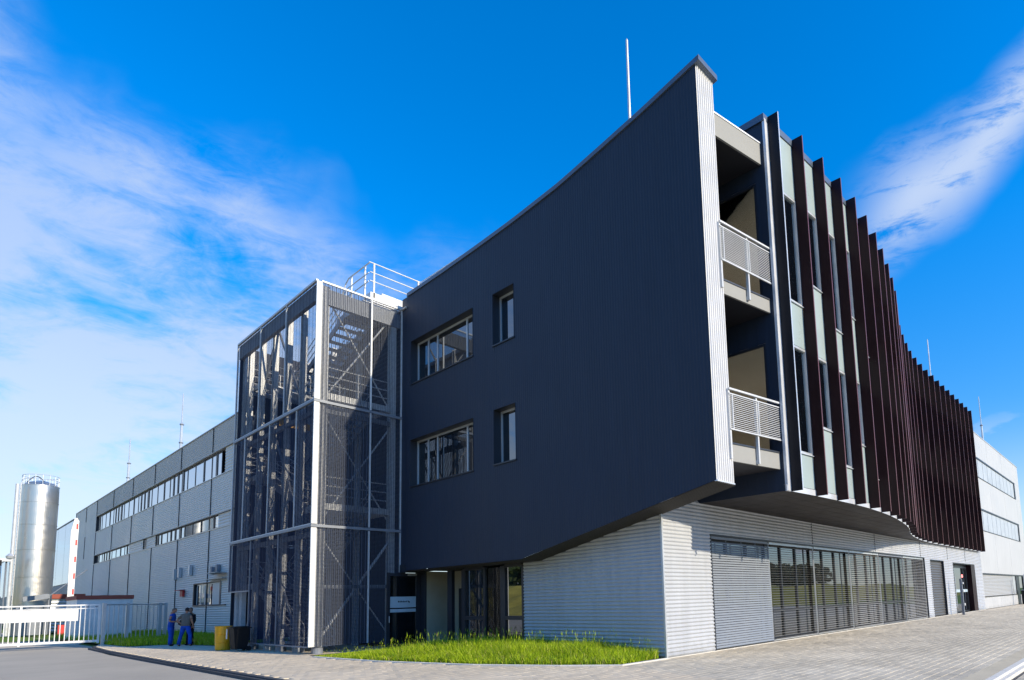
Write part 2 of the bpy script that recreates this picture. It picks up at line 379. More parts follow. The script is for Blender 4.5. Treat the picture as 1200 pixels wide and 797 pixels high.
def ribs_v(mb, place, t0, t1, lo, hi, holes, pitch, depth, kind='trap'):
    """vertical ribs: place(t, off, z) -> point, lo/hi functions of t, holes (ta,tb,za,zb)"""
    pr = profile(t0, t1, pitch, depth, kind, [q for h in holes for q in h[:2]])
    for (a, oa), (b, ob) in zip(pr, pr[1:]):
        mid = (a+b)/2; hs_ = [(h[2], h[3]) for h in holes if h[0] < mid < h[1]]
        sa = spans(0, 1, [])
        la, lb, ha, hb = lo(a), lo(b), hi(a), hi(b)
        cuts = spans(min(la, lb), max(ha, hb), hs_)
        for (z0, z1) in cuts:
            za0 = la if z0 <= min(la, lb)+1e-6 else z0; zb0 = lb if z0 <= min(la, lb)+1e-6 else z0
            za1 = ha if z1 >= max(ha, hb)-1e-6 else z1; zb1 = hb if z1 >= max(ha, hb)-1e-6 else z1
            mb.face([place(a, oa, za0), place(b, ob, zb0), place(b, ob, zb1), place(a, oa, za1)])
def ribs_h(mb, place, z0, z1, lo, hi, holes, pitch, depth, kind='sine'):
    """horizontal ribs: rows over z; lo/hi(z) span of t; holes (ta,tb,za,zb)"""
    pr = profile(z0, z1, pitch, depth, kind, [q for h in holes for q in h[2:]])
    for (a, oa), (b, ob) in zip(pr, pr[1:]):
        mid = (a+b)/2; hs_ = [(h[0], h[1]) for h in holes if h[2] < mid < h[3]]
        for (t0, t1) in spans(lo(mid), hi(mid), hs_):
            mb.face([place(t0, oa, a), place(t1, oa, a), place(t1, ob, b), place(t0, ob, b)])

# ================================================================== GROUND
def sheet(name, poly, z, m, kind='structure'):
    b = MB(); b.face([(x, y, z) for x, y in poly]); return b.build(name, m, kind=kind)
GROUND = sheet('ground', [(-1500, -1500), (1500, -1500), (1500, 1500), (-1500, 1500)], -0.14, LAWN)
ROADP = [(-40, -40), (90, -40), (90, 2.30), (13.0, 2.30), (6.0, 2.30), (5.95, 34), (6.3, 41), (6.9, 43), (6.9, 140), (-40, 140)]
ROAD = sheet('asphalt_road', ROADP, -0.12, ASPH)
XK = 5.95
def kx(y): return interp(y, [(2.4, 5.95), (15, 6.02), (25, 5.98), (31, 6.05), (36, 6.12), (40.9, 6.4), (42.6, 6.95), (43.5, 7.4)])
# pavement slab and its paving stones
PAVEMENT = MB().prism([(6.1, 2.62), (80, 2.62), (85, 10.45), (14.4, 10.45), (14.4, 24), (13.4, 44), (7.2, 44), (6.45, 41), (6.12, 31)], -0.135, -0.022).build('pavement', PBED, kind='structure')
lawn1 = [(9.45, 21.8), (9.72, 17.7), (10.5, 14.05), (11.45, 11.7), (12.3, 10.42), (14.0, 10.45), (14.3, 10.45), (14.3, 22.0)]
def inside(p, poly):
    c = False; n = len(poly); x, y = p
    for i in range(n):
        x1, y1 = poly[i]; x2, y2 = poly[(i+1) % n]
        if (y1 > y) != (y2 > y) and x < (x2-x1)*(y-y1)/(y2-y1)+x1: c = not c
    return c
def warm(x, y): return x < 12.2+max(0, 0.0)-(10.3-y)*0.28 and not (y < 6 and x > 10.6)
near = []; far_w = MB(); far_g = MB()
def stone(mb, x, y, w, h, j=0.004):
    dz = rng.uniform(-0.0022, 0.0022); t1 = rng.uniform(-0.0016, 0.0016); t2 = rng.uniform(-0.0016, 0.0016)
    i = len(mb.v); b = 0.006
    def zz(px, py): return dz+t1*(px-x)/w+t2*(py-y)/h
    a = [(x+j, y+j), (x+w-j, y+j), (x+w-j, y+h-j), (x+j, y+h-j)]
    c = [(x+j+b, y+j+b), (x+w-j-b, y+j+b), (x+w-j-b, y+h-j-b), (x+j+b, y+h-j-b)]
    mb.v += [(px, py, -0.021) for px, py in a]+[(px, py, zz(px, py)-b) for px, py in a]+[(px, py, zz(px, py)) for px, py in c]
    for k in range(4):
        l = (k+1) % 4
        mb.f += [[i+k, i+l, i+4+l, i+4+k], [i+4+k, i+4+l, i+8+l, i+8+k]]; mb.mi += [0, 0]
    mb.f.append([i+8, i+9, i+10, i+11]); mb.mi.append(0)
def cam_dist(x, y): return math.hypot(x, y)
cand = []
y = 2.9
row = 0
while y < 10.3:
    x = 6.15+(0.17 if row % 2 else 0)
    while x < 78:
        w = 0.34 if x < 40 else 0.68
        cand.append((x, y, w, 0.2)); x += w
    y += 0.2; row += 1
y = y
while y < 43.5:
    x = kx(y)+0.16+(0.14 if row % 2 else 0)
    xe = 14.1 if y < 22.6 else 13.2
    while x < xe: cand.append((x, y, 0.3, 0.3)); x += 0.3
    y += 0.3; row += 1
keep = []
for c in cand:
    cx, cy = c[0]+c[2]/2, c[1]+c[3]/2
    if inside((cx, cy), lawn1) or (9.35 < cx and 12.3 > cx and 10.0 < cy < 22 and inside((cx+0.12, cy+0.1), lawn1)): continue
    if cy > 10.28 and cx > 14.1: continue
    if cy > 33.2 and cx > 9.75: continue
    if cy > 38 and cx > 7.7: continue
    # stones nearer than the bottom edge of the picture are never seen
    d = cx*cos(yaw)+cy*sin(yaw)
    if d < 9.5: continue
    keep.append((d, c, cx, cy))
keep.sort(key=lambda q: q[0])
cnt = 0; sm = {}
for d, c, cx, cy in keep:
    wm = warm(cx, cy)
    if cnt < 280 and d < 30:
        k = (c[2], c[3], cnt % 4, wm)
        if k not in sm:
            q = MB(); stone(q, 0, 0, c[2], c[3]); sm[k] = q.mesh('paving_stone', PAVW if wm else PAVG)
        o = link('paving_stone', sm[k], PAVEMENT, (c[0], c[1], 0.0)); cnt += 1
    else:
        stone(far_w if wm else far_g, *c)
far_w.build('warm_paving', PAVW, PAVEMENT, kind='stuff'); far_g.build('grey_paving', PAVG, PAVEMENT, kind='stuff')

# kerbs
KE = MB().prism([(6.1, 2.64), (6.1, 2.3), (80, 2.3), (80, 2.64)], -0.13, -0.03).build('kerb', KERB, kind='structure')
def kstone(L, w, z0, z1, m, name='kerb_stone'):
    b = MB(); e = 0.012
    b.v += [(0.004, 0, z0), (L-0.004, 0, z0), (L-0.004, w, z0), (0.004, w, z0), (0.004, 0, z1-e), (L-0.004, 0, z1-e), (L-0.004, w, z1-e), (0.004, w, z1-e),
            (0.012, e, z1), (L-0.012, e, z1), (L-0.012, w-e, z1), (0.012, w-e, z1)]
    b.f += [[0, 1, 5, 4], [1, 2, 6, 5], [2, 3, 7, 6], [3, 0, 4, 7], [4, 5, 9, 8], [5, 6, 10, 9], [6, 7, 11, 10], [7, 4, 8, 11], [8, 9, 10, 11]]; b.mi += [0]*9
    return b.mesh(name, m)
ks = kstone(1.0, 0.15, -0.12, 0.012, KERB)
for k in range(36): link('kerb_stone', ks, KE, (9+k, 2.40, 0))
sandme = MB().box(0, 0, -0.02, 1.0, 0.34, 0.006).mesh('edge_strip', SAND)
for k in range(36): link('edge_strip', sandme, KE, (9+k, 2.555, 0))
MB().box(8, 2.25, -0.118, 60, 2.395, -0.10).build('gutter', KERBD, KE)
# verge beyond the right kerb: pale green grey pavers
VG = MB()
for r in range(16):
    x = 8+(0.2 if r % 2 else 0)
    while x < 40: stone(VG, x, 2.24-0.2*(r+1), 0.4, 0.2); x += 0.4
VG.v = [(a, b_, c-0.095) for a, b_, c in VG.v]
VG.build('grey_paving', PAVG, ROAD, kind='stuff')
# left kerb, one dark tone on every face
kd = kstone(1.0, 0.14, -0.13, 0.004, KERBD)
KL = MB().prism([(5.9, 9.5), (6.15, 9.5), (6.2, 31), (6.5, 40.5), (6.2, 40.5), (5.95, 31)], -0.13, -0.04).build('roadside_kerb', KERBD, kind='structure')
for k in range(32):
    y0 = 9.6+k; x0 = kx(y0); x1 = kx(y0+1); a = atan2(1.0, x1-x0)
    link('kerb_stone', kd, KL, (x0+0.14, y0, 0), (0, 0, a))
# lawn edge beside the building
LE = MB()
edge = [(9.33, 21.6), (9.62, 17.65), (10.40, 14.0), (11.36, 11.62), (12.2, 10.22), (13.0, 10.20), (14.15, 10.19)]
LEO = MB().prism([(9.4, 21.6), (9.68, 17.7), (10.47, 14.05), (11.42, 11.7), (12.25, 10.3), (14.15, 10.27), (14.15, 10.5), (12.4, 10.5), (11.6, 11.8), (10.6, 14.2), (9.85, 17.8), (9.6, 21.6)], -0.1, 0.0).build('lawn_edging', KERB, kind='structure')
for (a, b_) in zip(edge, edge[1:]):
    L = math.hypot(b_[0]-a[0], b_[1]-a[1]); n = max(1, round(L)); an = atan2(b_[1]-a[1], b_[0]-a[0])
    me = kstone(L/n, 0.1, -0.1, 0.03, KERB)
    for k in range(n):
        link('kerb_stone', me, LEO, (a[0]+(b_[0]-a[0])*k/n, a[1]+(b_[1]-a[1])*k/n, 0), (0, 0, an))

def grass_patch(name, poly, n, hmin, hmax, wid, m, label, stalks=0, z=0.0, hfun=None):
    xs = [p[0] for p in poly]; ys = [p[1] for p in poly]; V = []; F = []
    def blade(x, y, h, w, lean, a, head=False):
        i = len(V); ca, sa = cos(a), sin(a); la = rng.uniform(0, 2*pi); lx, ly = cos(la)*lean, sin(la)*lean
        V.extend([(x-ca*w, y-sa*w, z), (x+ca*w, y+sa*w, z), (x+lx*.35-ca*w*.8, y+ly*.35-sa*w*.8, z+h*.55), (x+lx*.35+ca*w*.8, y+ly*.35+sa*w*.8, z+h*.55), (x+lx, y+ly, z+h)])
        F.extend([(i, i+1, i+3, i+2), (i+2, i+3, i+4)])
        if head:
            j = len(V); hw = w*2.6; tx, ty = x+lx, y+ly
            V.extend([(tx, ty, z+h*0.86), (tx-ca*hw, ty-sa*hw, z+h*.93), (tx+ca*hw, ty+sa*hw, z+h*.93), (tx, ty, z+h*1.03)]); F.append((j, j+2, j+3, j+1))
    k = 0
    while k < n:
        x = rng.uniform(min(xs), max(xs)); y = rng.uniform(min(ys), max(ys))
        if not inside((x, y), poly): continue
        cl = 0.75+0.5*math.sin(x*3.1+1.3*math.sin(y*2.3))*math.sin(y*2.7+x)
        h = rng.uniform(hmin, hmax)*(0.55+0.45*max(cl, 0.1)+rng.uniform(0, .15))*(hfun(x, y) if hfun else 1)
        blade(x, y, h, wid*rng.uniform(.5, 1.5), h*rng.uniform(.05, .8), rng.uniform(0, pi)); k += 1
    k = 0
    while k < stalks:
        x = rng.uniform(min(xs), max(xs)); y = rng.uniform(min(ys), max(ys))
        if not inside((x, y), poly): continue
        blade(x, y, rng.uniform(.45, .85)*(max(.3, min(1.0, hfun(x, y)*1.25)) if hfun else .7), 0.0035, .12, rng.uniform(0, pi), True); k += 1
    me = bpy.data.meshes.new(name); me.from_pydata(V, [], F); me.materials.append(m); me.update()
    o = bpy.data.objects.new(name, me); COL.objects.link(o); return tag(o, label, 'grass', kind='stuff')
MB().prism([(9.45, 21.6), (9.72, 17.7), (10.5, 14.1), (11.47, 11.75), (12.3, 10.35), (14.18, 10.33), (14.18, 22.4), (9.6, 22.4)], -0.06, 0.012).build('lawn_soil', SOIL, kind='structure')
def hf(x, y):
    return (0.25+0.75*min(1, max(0, (21.3-y)/4.0)))*0.42+(0.1+0.9*min(1, max(0, (21.6-y)/3.5)))*0.58*min(1, max(0, (x-kk(y))/1.3))*min(1, max(0.25, (y-10.3)/2.0))
def kk(y): return interp(y, [(10.3, 12.3), (11.7, 11.45), (14, 10.5), (17.7, 9.72), (21.8, 9.45)])
grass_patch('tall_grass', lawn1, 62000, 0.22, 0.55, 0.0085, GRASS, 'tall sunlit yellow green grass growing against the foot of the dark building', 900, hfun=hf)
lawn2 = [(7.4, 38.3), (9.2, 37.6), (9.9, 33.4), (13.2, 33.4), (13.2, 60), (7.2, 60), (7.2, 43.4)]
sheet('lawn_soil', lawn2, 0.008, SOIL)
grass_patch('tall_grass', lawn2, 26000, 0.16, 0.42, 0.014, GRASS, 'green verge grass around the foot of the slatted fence', 200, z=0.008)

# ================================================================== OFFICE BUILDING
XB, XW, YF, YC = 13.25, 14.2, 10.29, 7.86
OB = thing('office_building', (14.2, 10.3, 0), 'dark navy clad office building with a wave of maroon fins and white corrugated ground floor', 'building')
TOP = [(7.75, 16.12), (9.57, 15.74), (11.23, 15.46), (13.11, 15.16), (15.47, 14.96), (17.53, 14.86), (19.75, 14.78), (22.25, 14.74)]
BOT = [(7.86, 4.56), (15.05, 3.10), (15.2, 3.06), (22.25, 3.05)]
top = lambda y: interp(y, TOP)-0.13
bot = lambda y: interp(y, BOT)
WINS = [(17.75, 21.95, 10.70, 12.53), (17.75, 21.95, 6.42, 8.34), (15.44, 16.57, 10.70, 12.60), (15.42, 16.57, 6.42, 8.35)]
b = MB(); ribs_v(b, lambda t, o, z: (XB-o, t, z), YC, 22.25, bot, top, WINS, 0.10, 0.006)
b.build('end_wall_cladding', DARK, OB)
# window reveals, frames, panes
for (y0, y1, z0, z1) in WINS:
    D = 0.36
    r = MB()
    r.face([(XB-0.02, y0, z0), (XB+D, y0, z0), (XB+D, y0, z1), (XB-0.02, y0, z1)]); r.face([(XB-0.02, y1, z0), (XB+D, y1, z0), (XB+D, y1, z1), (XB-0.02, y1, z1)])
    r.face([(XB-0.02, y0, z1), (XB+D, y0, z1), (XB+D, y1, z1), (XB-0.02, y1, z1)]); r.face([(XB-0.02, y0, z0), (XB+D, y0, z0), (XB+D, y1, z0), (XB-0.02, y1, z0)])
    r.box(XB-0.05, y0-0.03, z0-0.05, XB+0.02, y1+0.03, z0-0.003)
    r.build('window_reveal', FRAME, OB)
    fr = MB(); x = XB+D-0.06
    w = 0.07
    ym = [y0+0.002, y1-0.002] if y1-y0 < 2 else [y0+0.002, y0+0.78, y0+2.75, y0+3.4, y1-0.002]
    fr.box(x, y0+.002, z0+.002, x+.08, y1-.002, z0+w); fr.box(x, y0+.002, z1-w-.002, x+.08, y1-.002, z1-.002)
    for k, q in enumerate(ym):
        s = -w if k == len(ym)-1 else 0
        if 0 < k < len(ym)-1: s = -w/2
        fr.box(x+.002, q+s, z0+w+.001, x+.078, q+s+w, z1-w-.003)
    wf = fr.build('window', ALU, OB)
    for a, c in zip(ym, ym[1:]): MB().box(x+.03, a+.04, z0+.05, x+.045, c-.04, z1-.05).build('pane', GLG, wf)
# coping along the curved top
c = MB()
pts = [(y, interp(y, TOP)) for y in [7.72+0.5*k for k in range(30)] if y < 22.25]+[(22.25, 14.74)]
for (ya, za), (yb, zb) in zip(pts, pts[1:]):
    for q in ([(XB-.05, ya, za), (XB-.05, yb, zb), (14.16, yb, zb), (14.16, ya, za)], [(XB-.05, ya, za-.15), (XB-.05, yb, zb-.15), (XB-.05, yb, zb), (XB-.05, ya, za)],
              [(XB-.05, ya, za-.15), (XB-.05, yb, zb-.15), (14.16, yb, zb-.15), (14.16, ya, za-.15)], [(14.16, ya, za-.15), (14.16, yb, zb-.15), (14.16, yb, zb), (14.16, ya, za)]): c.face(q)
c.face([(XB-.05, 7.72, 15.98), (14.16, 7.72, 15.98), (14.16, 7.72, 16.13), (XB-.05, 7.72, 16.13)])
c.build('coping', COPE, OB)
# sunlit fluted flank
b = MB(); ribs_v(b, lambda t, o, z: (t, YC-o, z), XB+.012, 14.1, lambda t: 4.57, lambda t: 15.98, [], 0.104, 0.028)
b.build('flank_cladding', FLANK, OB)
b = MB(); b.box(XB+.001, YC-.035, 4.535, 14.12, YC+.05, 4.568); b.build('flank_drip_edge', LEDGE, OB)
b = MB()
b.face([(14.1, YC, 4.57), (14.1, 14, 4.57), (14.1, 14, 14.8), (14.1, YC, 15.98)])
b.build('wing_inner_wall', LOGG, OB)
# underside of the wing, fluted along its slope
path = [(7.86, 4.55), (9, 4.32), (11, 3.92), (13, 3.52), (15.05, 3.10), (15.3, 3.05), (22.25, 3.04)]
pr = profile(XB, 14.22, 0.1, 0.02, 'trap'); b = MB()
for (ya, za), (yb, zb) in zip(path, path[1:]):
    for (ta, oa), (tb, ob) in zip(pr, pr[1:]): b.face([(ta, ya, za-oa), (tb, ya, za-ob), (tb, yb, zb-ob), (ta, yb, zb-oa)])
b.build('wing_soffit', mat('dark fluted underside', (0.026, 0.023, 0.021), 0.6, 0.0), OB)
# soffit continuing behind the flank, between wing and glazed volume

MB().box(XB-.005, 22.255, 3.3, 13.6, 22.66, 14.6).build('wall_return', DARK, OB)
# --- white side wall (shade) and white front wall
def yside(z): return interp(z, [(3.05, 15.2), (3.1, 15.05), (4.55, 7.9)]) if z > 3.05 else 16.2
b = MB(); ribs_h(b, lambda t, o, z: (XW-o, t, z), 0.02, 4.5, lambda z: YF, lambda z: 16.2 if z < 3.05 else max(YF+.01, interp(z, [(3.05, 16.2), (3.1, 16.0), (4.5, 10.4)])), [], 0.112, 0.036)
b.build('side_wall_cladding', WHITE, OB)
OPEN = [(16.75, 40.95, 0, 3.64), (42.2, 45.45, 0, 3.56), (47.9, 54.7, 0, 3.5)]
b = MB(); ribs_h(b, lambda t, o, z: (t, YF-o, z), 0.02, 4.62, lambda z: XW, lambda z: 57.3, OPEN, 0.112, 0.034)
b.build('front_wall_cladding', WHITE, OB)
MB().box(XW-.045, YF-.045, 0.0, XW+.02, YF+.02, 4.6).build('corner_trim', ALU, OB)
for x in (24.6, 32.2, 40.2, 46.6, 51.8):
    MB().box(x-.012, YF-.034, 3.66, x+.012, YF+.0, 4.6).build('joint', JOINT, OB)
MB().box(XW+.01, YF-.05, -0.02, 57.3, YF+.04, 0.018).build('plinth', KERB, OB)
# opening linings
for (x0, x1, z0, z1) in OPEN:
    q = MB(); q.box(x0, YF-.035, z1-.05, x1, YF+.28, z1-.001); q.box(x0, YF-.034, 0.02, x0+.05, YF+.28, z1-.051); q.box(x1-.05, YF-.034, 0.02, x1, YF+.28, z1-.051)
    q.build('opening_lining', FRAME, OB)

# glazed ground floor behind blinds
xs = [16.8, 20.8, 24.75, 28.75, 32.8, 36.8, 40.9]
for k in range(6):
    fr = MB(); x0, x1 = xs[k], xs[k+1]; y = YF+.22
    q = [x0+(x1-x0)*j/3 for j in range(4)]
    for j, xx in enumerate(q): fr.box(xx-.045, y, .05, xx+.045, y+.1, 3.55)
    for zz in (.05, 1.05, 3.45): fr.box(x0+.046, y+.003, zz, x1-.046, y+.097, zz+.09)
    wf = fr.build('window', FRAME, OB)
    for a, c_ in zip(q, q[1:]):
        for z0, z1 in ((.14, 1.05), (1.14, 3.45)):
            MB().box(a+.05, y+.05, z0, c_-.05, y+.065, z1).build('pane', GLG, wf)
# pale columns inside seen behind the glass
# venetian blinds, slat by slat
nsl = 0; rest = MB()
order = []
for k in range(6):
    x0, x1 = xs[k]+.03, xs[k+1]-.05
    bl = MB()
    for xx in ([x0, x1] if k else [x0, x0+1.0, x0+2.0, x0+3.0, x1]):
        bl.box(xx-.012, YF+.05, .04, xx+.012, YF+.075, 3.55)
    bl.box(x0, YF+.03, 3.50, x1, YF+.13, 3.585)
    bl.box(x0, YF+.04, .04, x1, YF+.11, .07)
    B = bl.build('venetian_blind', ALU if k not in (0, 4) else STEELD, OB)
    pitch_ = 0.078 if k == 0 else 0.09
    n = int(3.42/pitch_); tilt = radians(64) if k == 0 else radians([0, 3, 8, 20, 6, 26][k])
    s = MB(); L = x1-x0-.04; wdt = 0.066; ca, sa = cos(tilt)*wdt/2, sin(tilt)*wdt/2
    # gently cambered slat, lower edge towards the street
    s.v += [(0, -ca, -sa), (L, -ca, -sa), (L, 0.004, .006), (0, 0.004, .006), (0, ca, sa), (L, ca, sa)]; s.f += [[0, 1, 2, 3], [3, 2, 5, 4]]; s.mi += [0, 0]
    me = s.mesh('slat', SLATC if k == 0 else SLATO)
    for j in range(n):
        at = (x0+.02, YF+.005 if k == 0 else YF+.02, .1+j*pitch_)
        if nsl < 280: link('slat', me, B, at); nsl += 1
        else:
            i = len(rest.v); rest.v += [(vx+at[0], vy+at[1], vz+at[2]) for vx, vy, vz in s.v]; rest.f += [[i+w for w in f_] for f_ in s.f]; rest.mi += [0, 0]
rest.build('far_slats', SLATO, OB, kind='stuff')
# roller shutter
R_ = MB(); ribs_h(R_, lambda t, o, z: (t, YF+.12-o, z), .03, 3.5, lambda z: 42.26, lambda z: 45.39, [], .16, .03)
R_.build('roller_shutter', mat('dark grey shutter', (.10, .10, .10), .45, .2), OB)
# entrance door on the far right of the building
dr = MB(); y = YF+.3
for xx in (47.96, 49.3, 52.3, 53.3): dr.box(xx, y, .03, xx+.12, y+.1, 3.44)
dr.box(48.0, y+.003, 3.2, 53.3, y+.097, 3.43); dr.box(48.0, y+.004, .03, 53.3, y+.096, .12)
D = dr.build('entrance_door', FRAME, OB)
for a, c_ in ((48.08, 49.3), (49.42, 52.3), (52.42, 53.3)): MB().box(a, y+.04, .12, c_, y+.05, 3.2).build('pane', GLG, D)
MB().tube([(49.05, y-.12, .4), (49.05, y-.12, 2.6)], .03).build('handle', ALU, D)
MB().box(53.45, YF-.03, .02, 54.64, YF+.32, 3.44).build('door_side_panel', FIN, OB)
MB().box(48.1, y-.004, 1.45, 53.2, y-.002, 1.65).build('glass_film', FILM, D)

# --- curved glazed volume
YG = [(16.2, 7.38), (17.75, 7.25), (19.2, 7.17), (20.67, 7.12), (22.07, 7.13), (23.58, 7.21), (25.0, 7.33), (26.5, 7.52), (27.9, 7.73), (29.3, 7.97), (30.8, 8.27),
      (32.2, 8.62), (33.6, 8.98), (34.9, 9.27), (36.4, 9.53), (37.8, 9.73), (39.3, 9.92), (40.7, 10.02), (42.1, 10.08), (43.6, 10.11), (57.5, 10.13)]
yg = lambda x: interp(x, YG)
FX = [16.42+1.436*i for i in range(29)]
ZS, ZT = 4.55, 16.0
# end wall of the volume (faces the wing), with the two loggia doors
XE = 16.2
EHO = [(7.75, 9.25, 5.62, 8.95), (7.75, 9.25, 10.35, 13.95)]
b = MB(); ribs_v(b, lambda t, o, z: (XE-o, t, z), 7.42, 10.4, lambda t: ZS, lambda t: 15.86, EHO, 0.6, 0.004)
b.face([(XE-.01, 10.4, 10.8), (XE-.01, 18, 14.9), (XE-.01, 18, 15.86), (XE-.01, 10.4, 15.86)])
b.build('volume_end_wall', DARK, OB)
for (y0, y1, z0, z1) in EHO:
    fr = MB(); fr.box(XE, y0, z0, XE+.06, y0+.07, z1); fr.box(XE, y1-.07, z0, XE+.06, y1, z1); fr.box(XE, y0+.071, z1-.07, XE+.06, y1-.071, z1); fr.box(XE, y0+.071, z0, XE+.06, y1-.071, z0+.07)
    F_ = fr.build('loggia_door', FRAME, OB); MB().box(XE+.02, y0+.07, z0+.07, XE+.03, y1-.07, z1-.07).build('pane', GLT, F_)
# corner trim
MB().box(XE-.02, 7.34, ZS, XE+.26, 7.42, 15.86).build('volume_corner_trim', LEDGE, OB)
# coping of the curve
c = MB(); cx = [16.15]+[FX[0]+0.35*k for k in range(int((56.9-FX[0])/.35)+1)]
for xa, xb_ in zip(cx, cx[1:]):
    ya, yb = yg(xa)-.03, yg(xb_)-.03
    c.face([(xa, ya, 15.78), (xb_, yb, 15.78), (xb_, yb, ZT), (xa, ya, ZT)]); c.face([(xa, ya, ZT), (xb_, yb, ZT), (xb_, yb+.5, ZT), (xa, ya+.5, ZT)])
    c.face([(xa, ya, 15.78), (xb_, yb, 15.78), (xb_, yb+.1, 15.78), (xa, ya+.1, 15.78)])
c.face([(16.15, 7.35, 15.78), (16.15, 18, 15.78), (16.15, 18, ZT), (16.15, 7.35, ZT)])
c.build('curve_coping', COPE, OB)
# bottom fascia
c = MB()
for xa, xb_ in zip(cx, cx[1:]):
    ya, yb = yg(xa)-.02, yg(xb_)-.02
    c.face([(xa, ya, ZS), (xb_, yb, ZS), (xb_, yb, 4.72), (xa, ya, 4.72)]); c.face([(xa, ya, 4.72), (xb_, yb, 4.72), (xb_, yb+.1, 4.72), (xa, ya+.1, 4.72)])
c.build('bottom_fascia', LEDGE, OB)
# fins
fb = MB(); fb.box(-.022, -.34, 0, .022, 0, 5.66); fb.box(-.022, -.34, 5.665, .022, 0, 11.45)
fb.cur = 1; fb.box(-.024, -.352, 0, .024, -.341, 11.45)
fme = fb.mesh('facade_fin', [FIN, FINE_]); fme2 = fb.mesh('facade_fin', [FIND, LEDGE])
for i, x in enumerate(FX): link('facade_fin', fme2 if i == 0 else fme, OB, (x, yg(x)-.002, ZS))
# bays: panels and staggered windows
A = [('p', 4.73, 5.74), ('w', 5.75, 9.04), ('p', 9.05, 10.40), ('w', 10.41, 13.92), ('p', 13.93, 15.77)]
Bq = [('p', 4.73, 6.73), ('w', 6.74, 9.06), ('p', 9.07, 11.37), ('w', 11.38, 14.01), ('p', 14.02, 15.77)]
for i in range(28):
    xa, xb_ = FX[i]+.03, FX[i+1]-.03; ya, yb = yg(xa), yg(xb_)
    def quad(mb, za, zb, off, th=.02, ins=0):
        xa2, xb2 = xa+ins, xb_-ins; ya2, yb2 = yg(xa)+(yb-ya)*ins/(xb_-xa)+off, yb-(yb-ya)*ins/(xb_-xa)+off
        mb.prism([(xa2, ya2), (xb2, yb2), (xb2, yb2+th), (xa2, ya2+th)], za, zb)
    for kind_, z0, z1 in (A if i % 2 == 0 else Bq):
        if kind_ == 'p':
            q = MB(); quad(q, z0+.012, z1-.012, .0); q.build('facade_panel', PALE, OB)
        else:
            q = MB(); n0 = 0
            quad(q, z0, z0+.07, -.01, .09); quad(q, z1-.07, z1, -.01, .09)
            L = xb_-xa
            for t in (0, 1-.06/L):
                u0, u1 = xa+L*t, xa+L*t+.06; v0, v1 = ya+(yb-ya)*t, ya+(yb-ya)*(t+.06/L)
                q.prism([(u0, v0-.01), (u1, v1-.01), (u1, v1+.08), (u0, v0+.08)], z0+.071, z1-.071)
            W_ = q.build('window', ALU, OB)
            g_ = MB(); quad(g_, z0+.06, z1-.06, .05, .012, .05); g_.build('pane', GLF if i < 9 else GLS, W_)
            s_ = MB(); quad(s_, z0-.02, z0-.002, -.05, .08); s_.build('sill', LEDGE, W_)
# soffit boards
for i in range(-1, 28):
    xa, xb_ = (FX[i] if i >= 0 else XE), FX[i+1]
    yy = 10.26
    ym_ = max(yg(xa), yg(xb_)); y1 = 10.26; rows = []
    while y1 > min(yg(xa), yg(xb_))+.02:
        y0 = y1-.48
        p = [(xa+.006, max(y0, yg(xa)-.015)), (xb_-.006, max(y0, yg(xb_)-.015)), (xb_-.006, max(y1-.012, yg(xb_)-.015)), (xa+.006, max(y1-.012, yg(xa)-.015))]
        if p[3][1]-p[0][1] > .01 or p[2][1]-p[1][1] > .01: rows.append(p)
        y1 = y0
    for p in rows:
        if i < 14 and len(rows) > 1 or True:
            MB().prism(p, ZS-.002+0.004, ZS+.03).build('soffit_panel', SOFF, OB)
MB().box(16.19, 10.262, ZS+.002, 56.9, 10.45, ZS+.05).build('soffit_edge', SOFF, OB)
# floors and ceilings inside the volume
curve = [(x, yg(x)+.12) for x in [16.3]+[17+1.0*k for k in range(40)]]
for z0, z1 in ((4.62, 5.5), (9.0, 10.25), (14.0, 15.7)):
    MB().prism(curve+[(56, 20), (16.3, 20)], z0, z1).build('floor_slab', CEIL, OB)
for x in (24.0, 34):
    MB().box(x, yg(x)+.3, 5.5, x+.1, 20, 14).build('inner_wall', CEIL, OB)
MB().box(16.32, 13.6, 5.51, 56, 13.7, 8.99).build('inner_wall', CEIL, OB); MB().box(16.32, 13.6, 10.26, 56, 13.7, 13.99).build('inner_wall', CEIL, OB)
# body behind
b = MB(); b.box(13.7, 12, 13.9, 56.9, 40, 14.55); b.build('roof', WAREHI, OB)
MB().box(56.85, 10.2, ZS+.06, 56.95, 20, 15.76).build('far_end_wall', DARK, OB)

# --- loggia slabs, lining, railings
al = radians(-8.1)
def fy(x): return 7.56-(x-16.2)*0.142   # front line of the balconies
for z0, z1, nm in ((5.11, 5.56, 'balcony_slab'), (9.72, 10.09, 'balcony_slab'), (14.36, 15.02, 'loggia_lintel')):
    x0, x1 = 14.11, 16.18
    z0b, z1b = z0+.04, z1+.04
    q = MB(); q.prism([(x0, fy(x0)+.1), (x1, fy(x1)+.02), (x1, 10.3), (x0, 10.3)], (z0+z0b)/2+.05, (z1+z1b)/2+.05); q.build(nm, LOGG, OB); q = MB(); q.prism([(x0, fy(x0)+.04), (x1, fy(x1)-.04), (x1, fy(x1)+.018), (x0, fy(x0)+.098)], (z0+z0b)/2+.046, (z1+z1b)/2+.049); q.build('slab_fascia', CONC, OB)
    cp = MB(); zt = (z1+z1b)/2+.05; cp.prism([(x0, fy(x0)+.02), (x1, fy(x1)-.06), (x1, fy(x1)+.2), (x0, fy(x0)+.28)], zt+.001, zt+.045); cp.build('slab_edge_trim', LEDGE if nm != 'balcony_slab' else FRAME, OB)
MB().box(14.11, 10.31, 4.62, 16.18, 10.4, 15.0).build('loggia_back_wall', LOGG, OB)
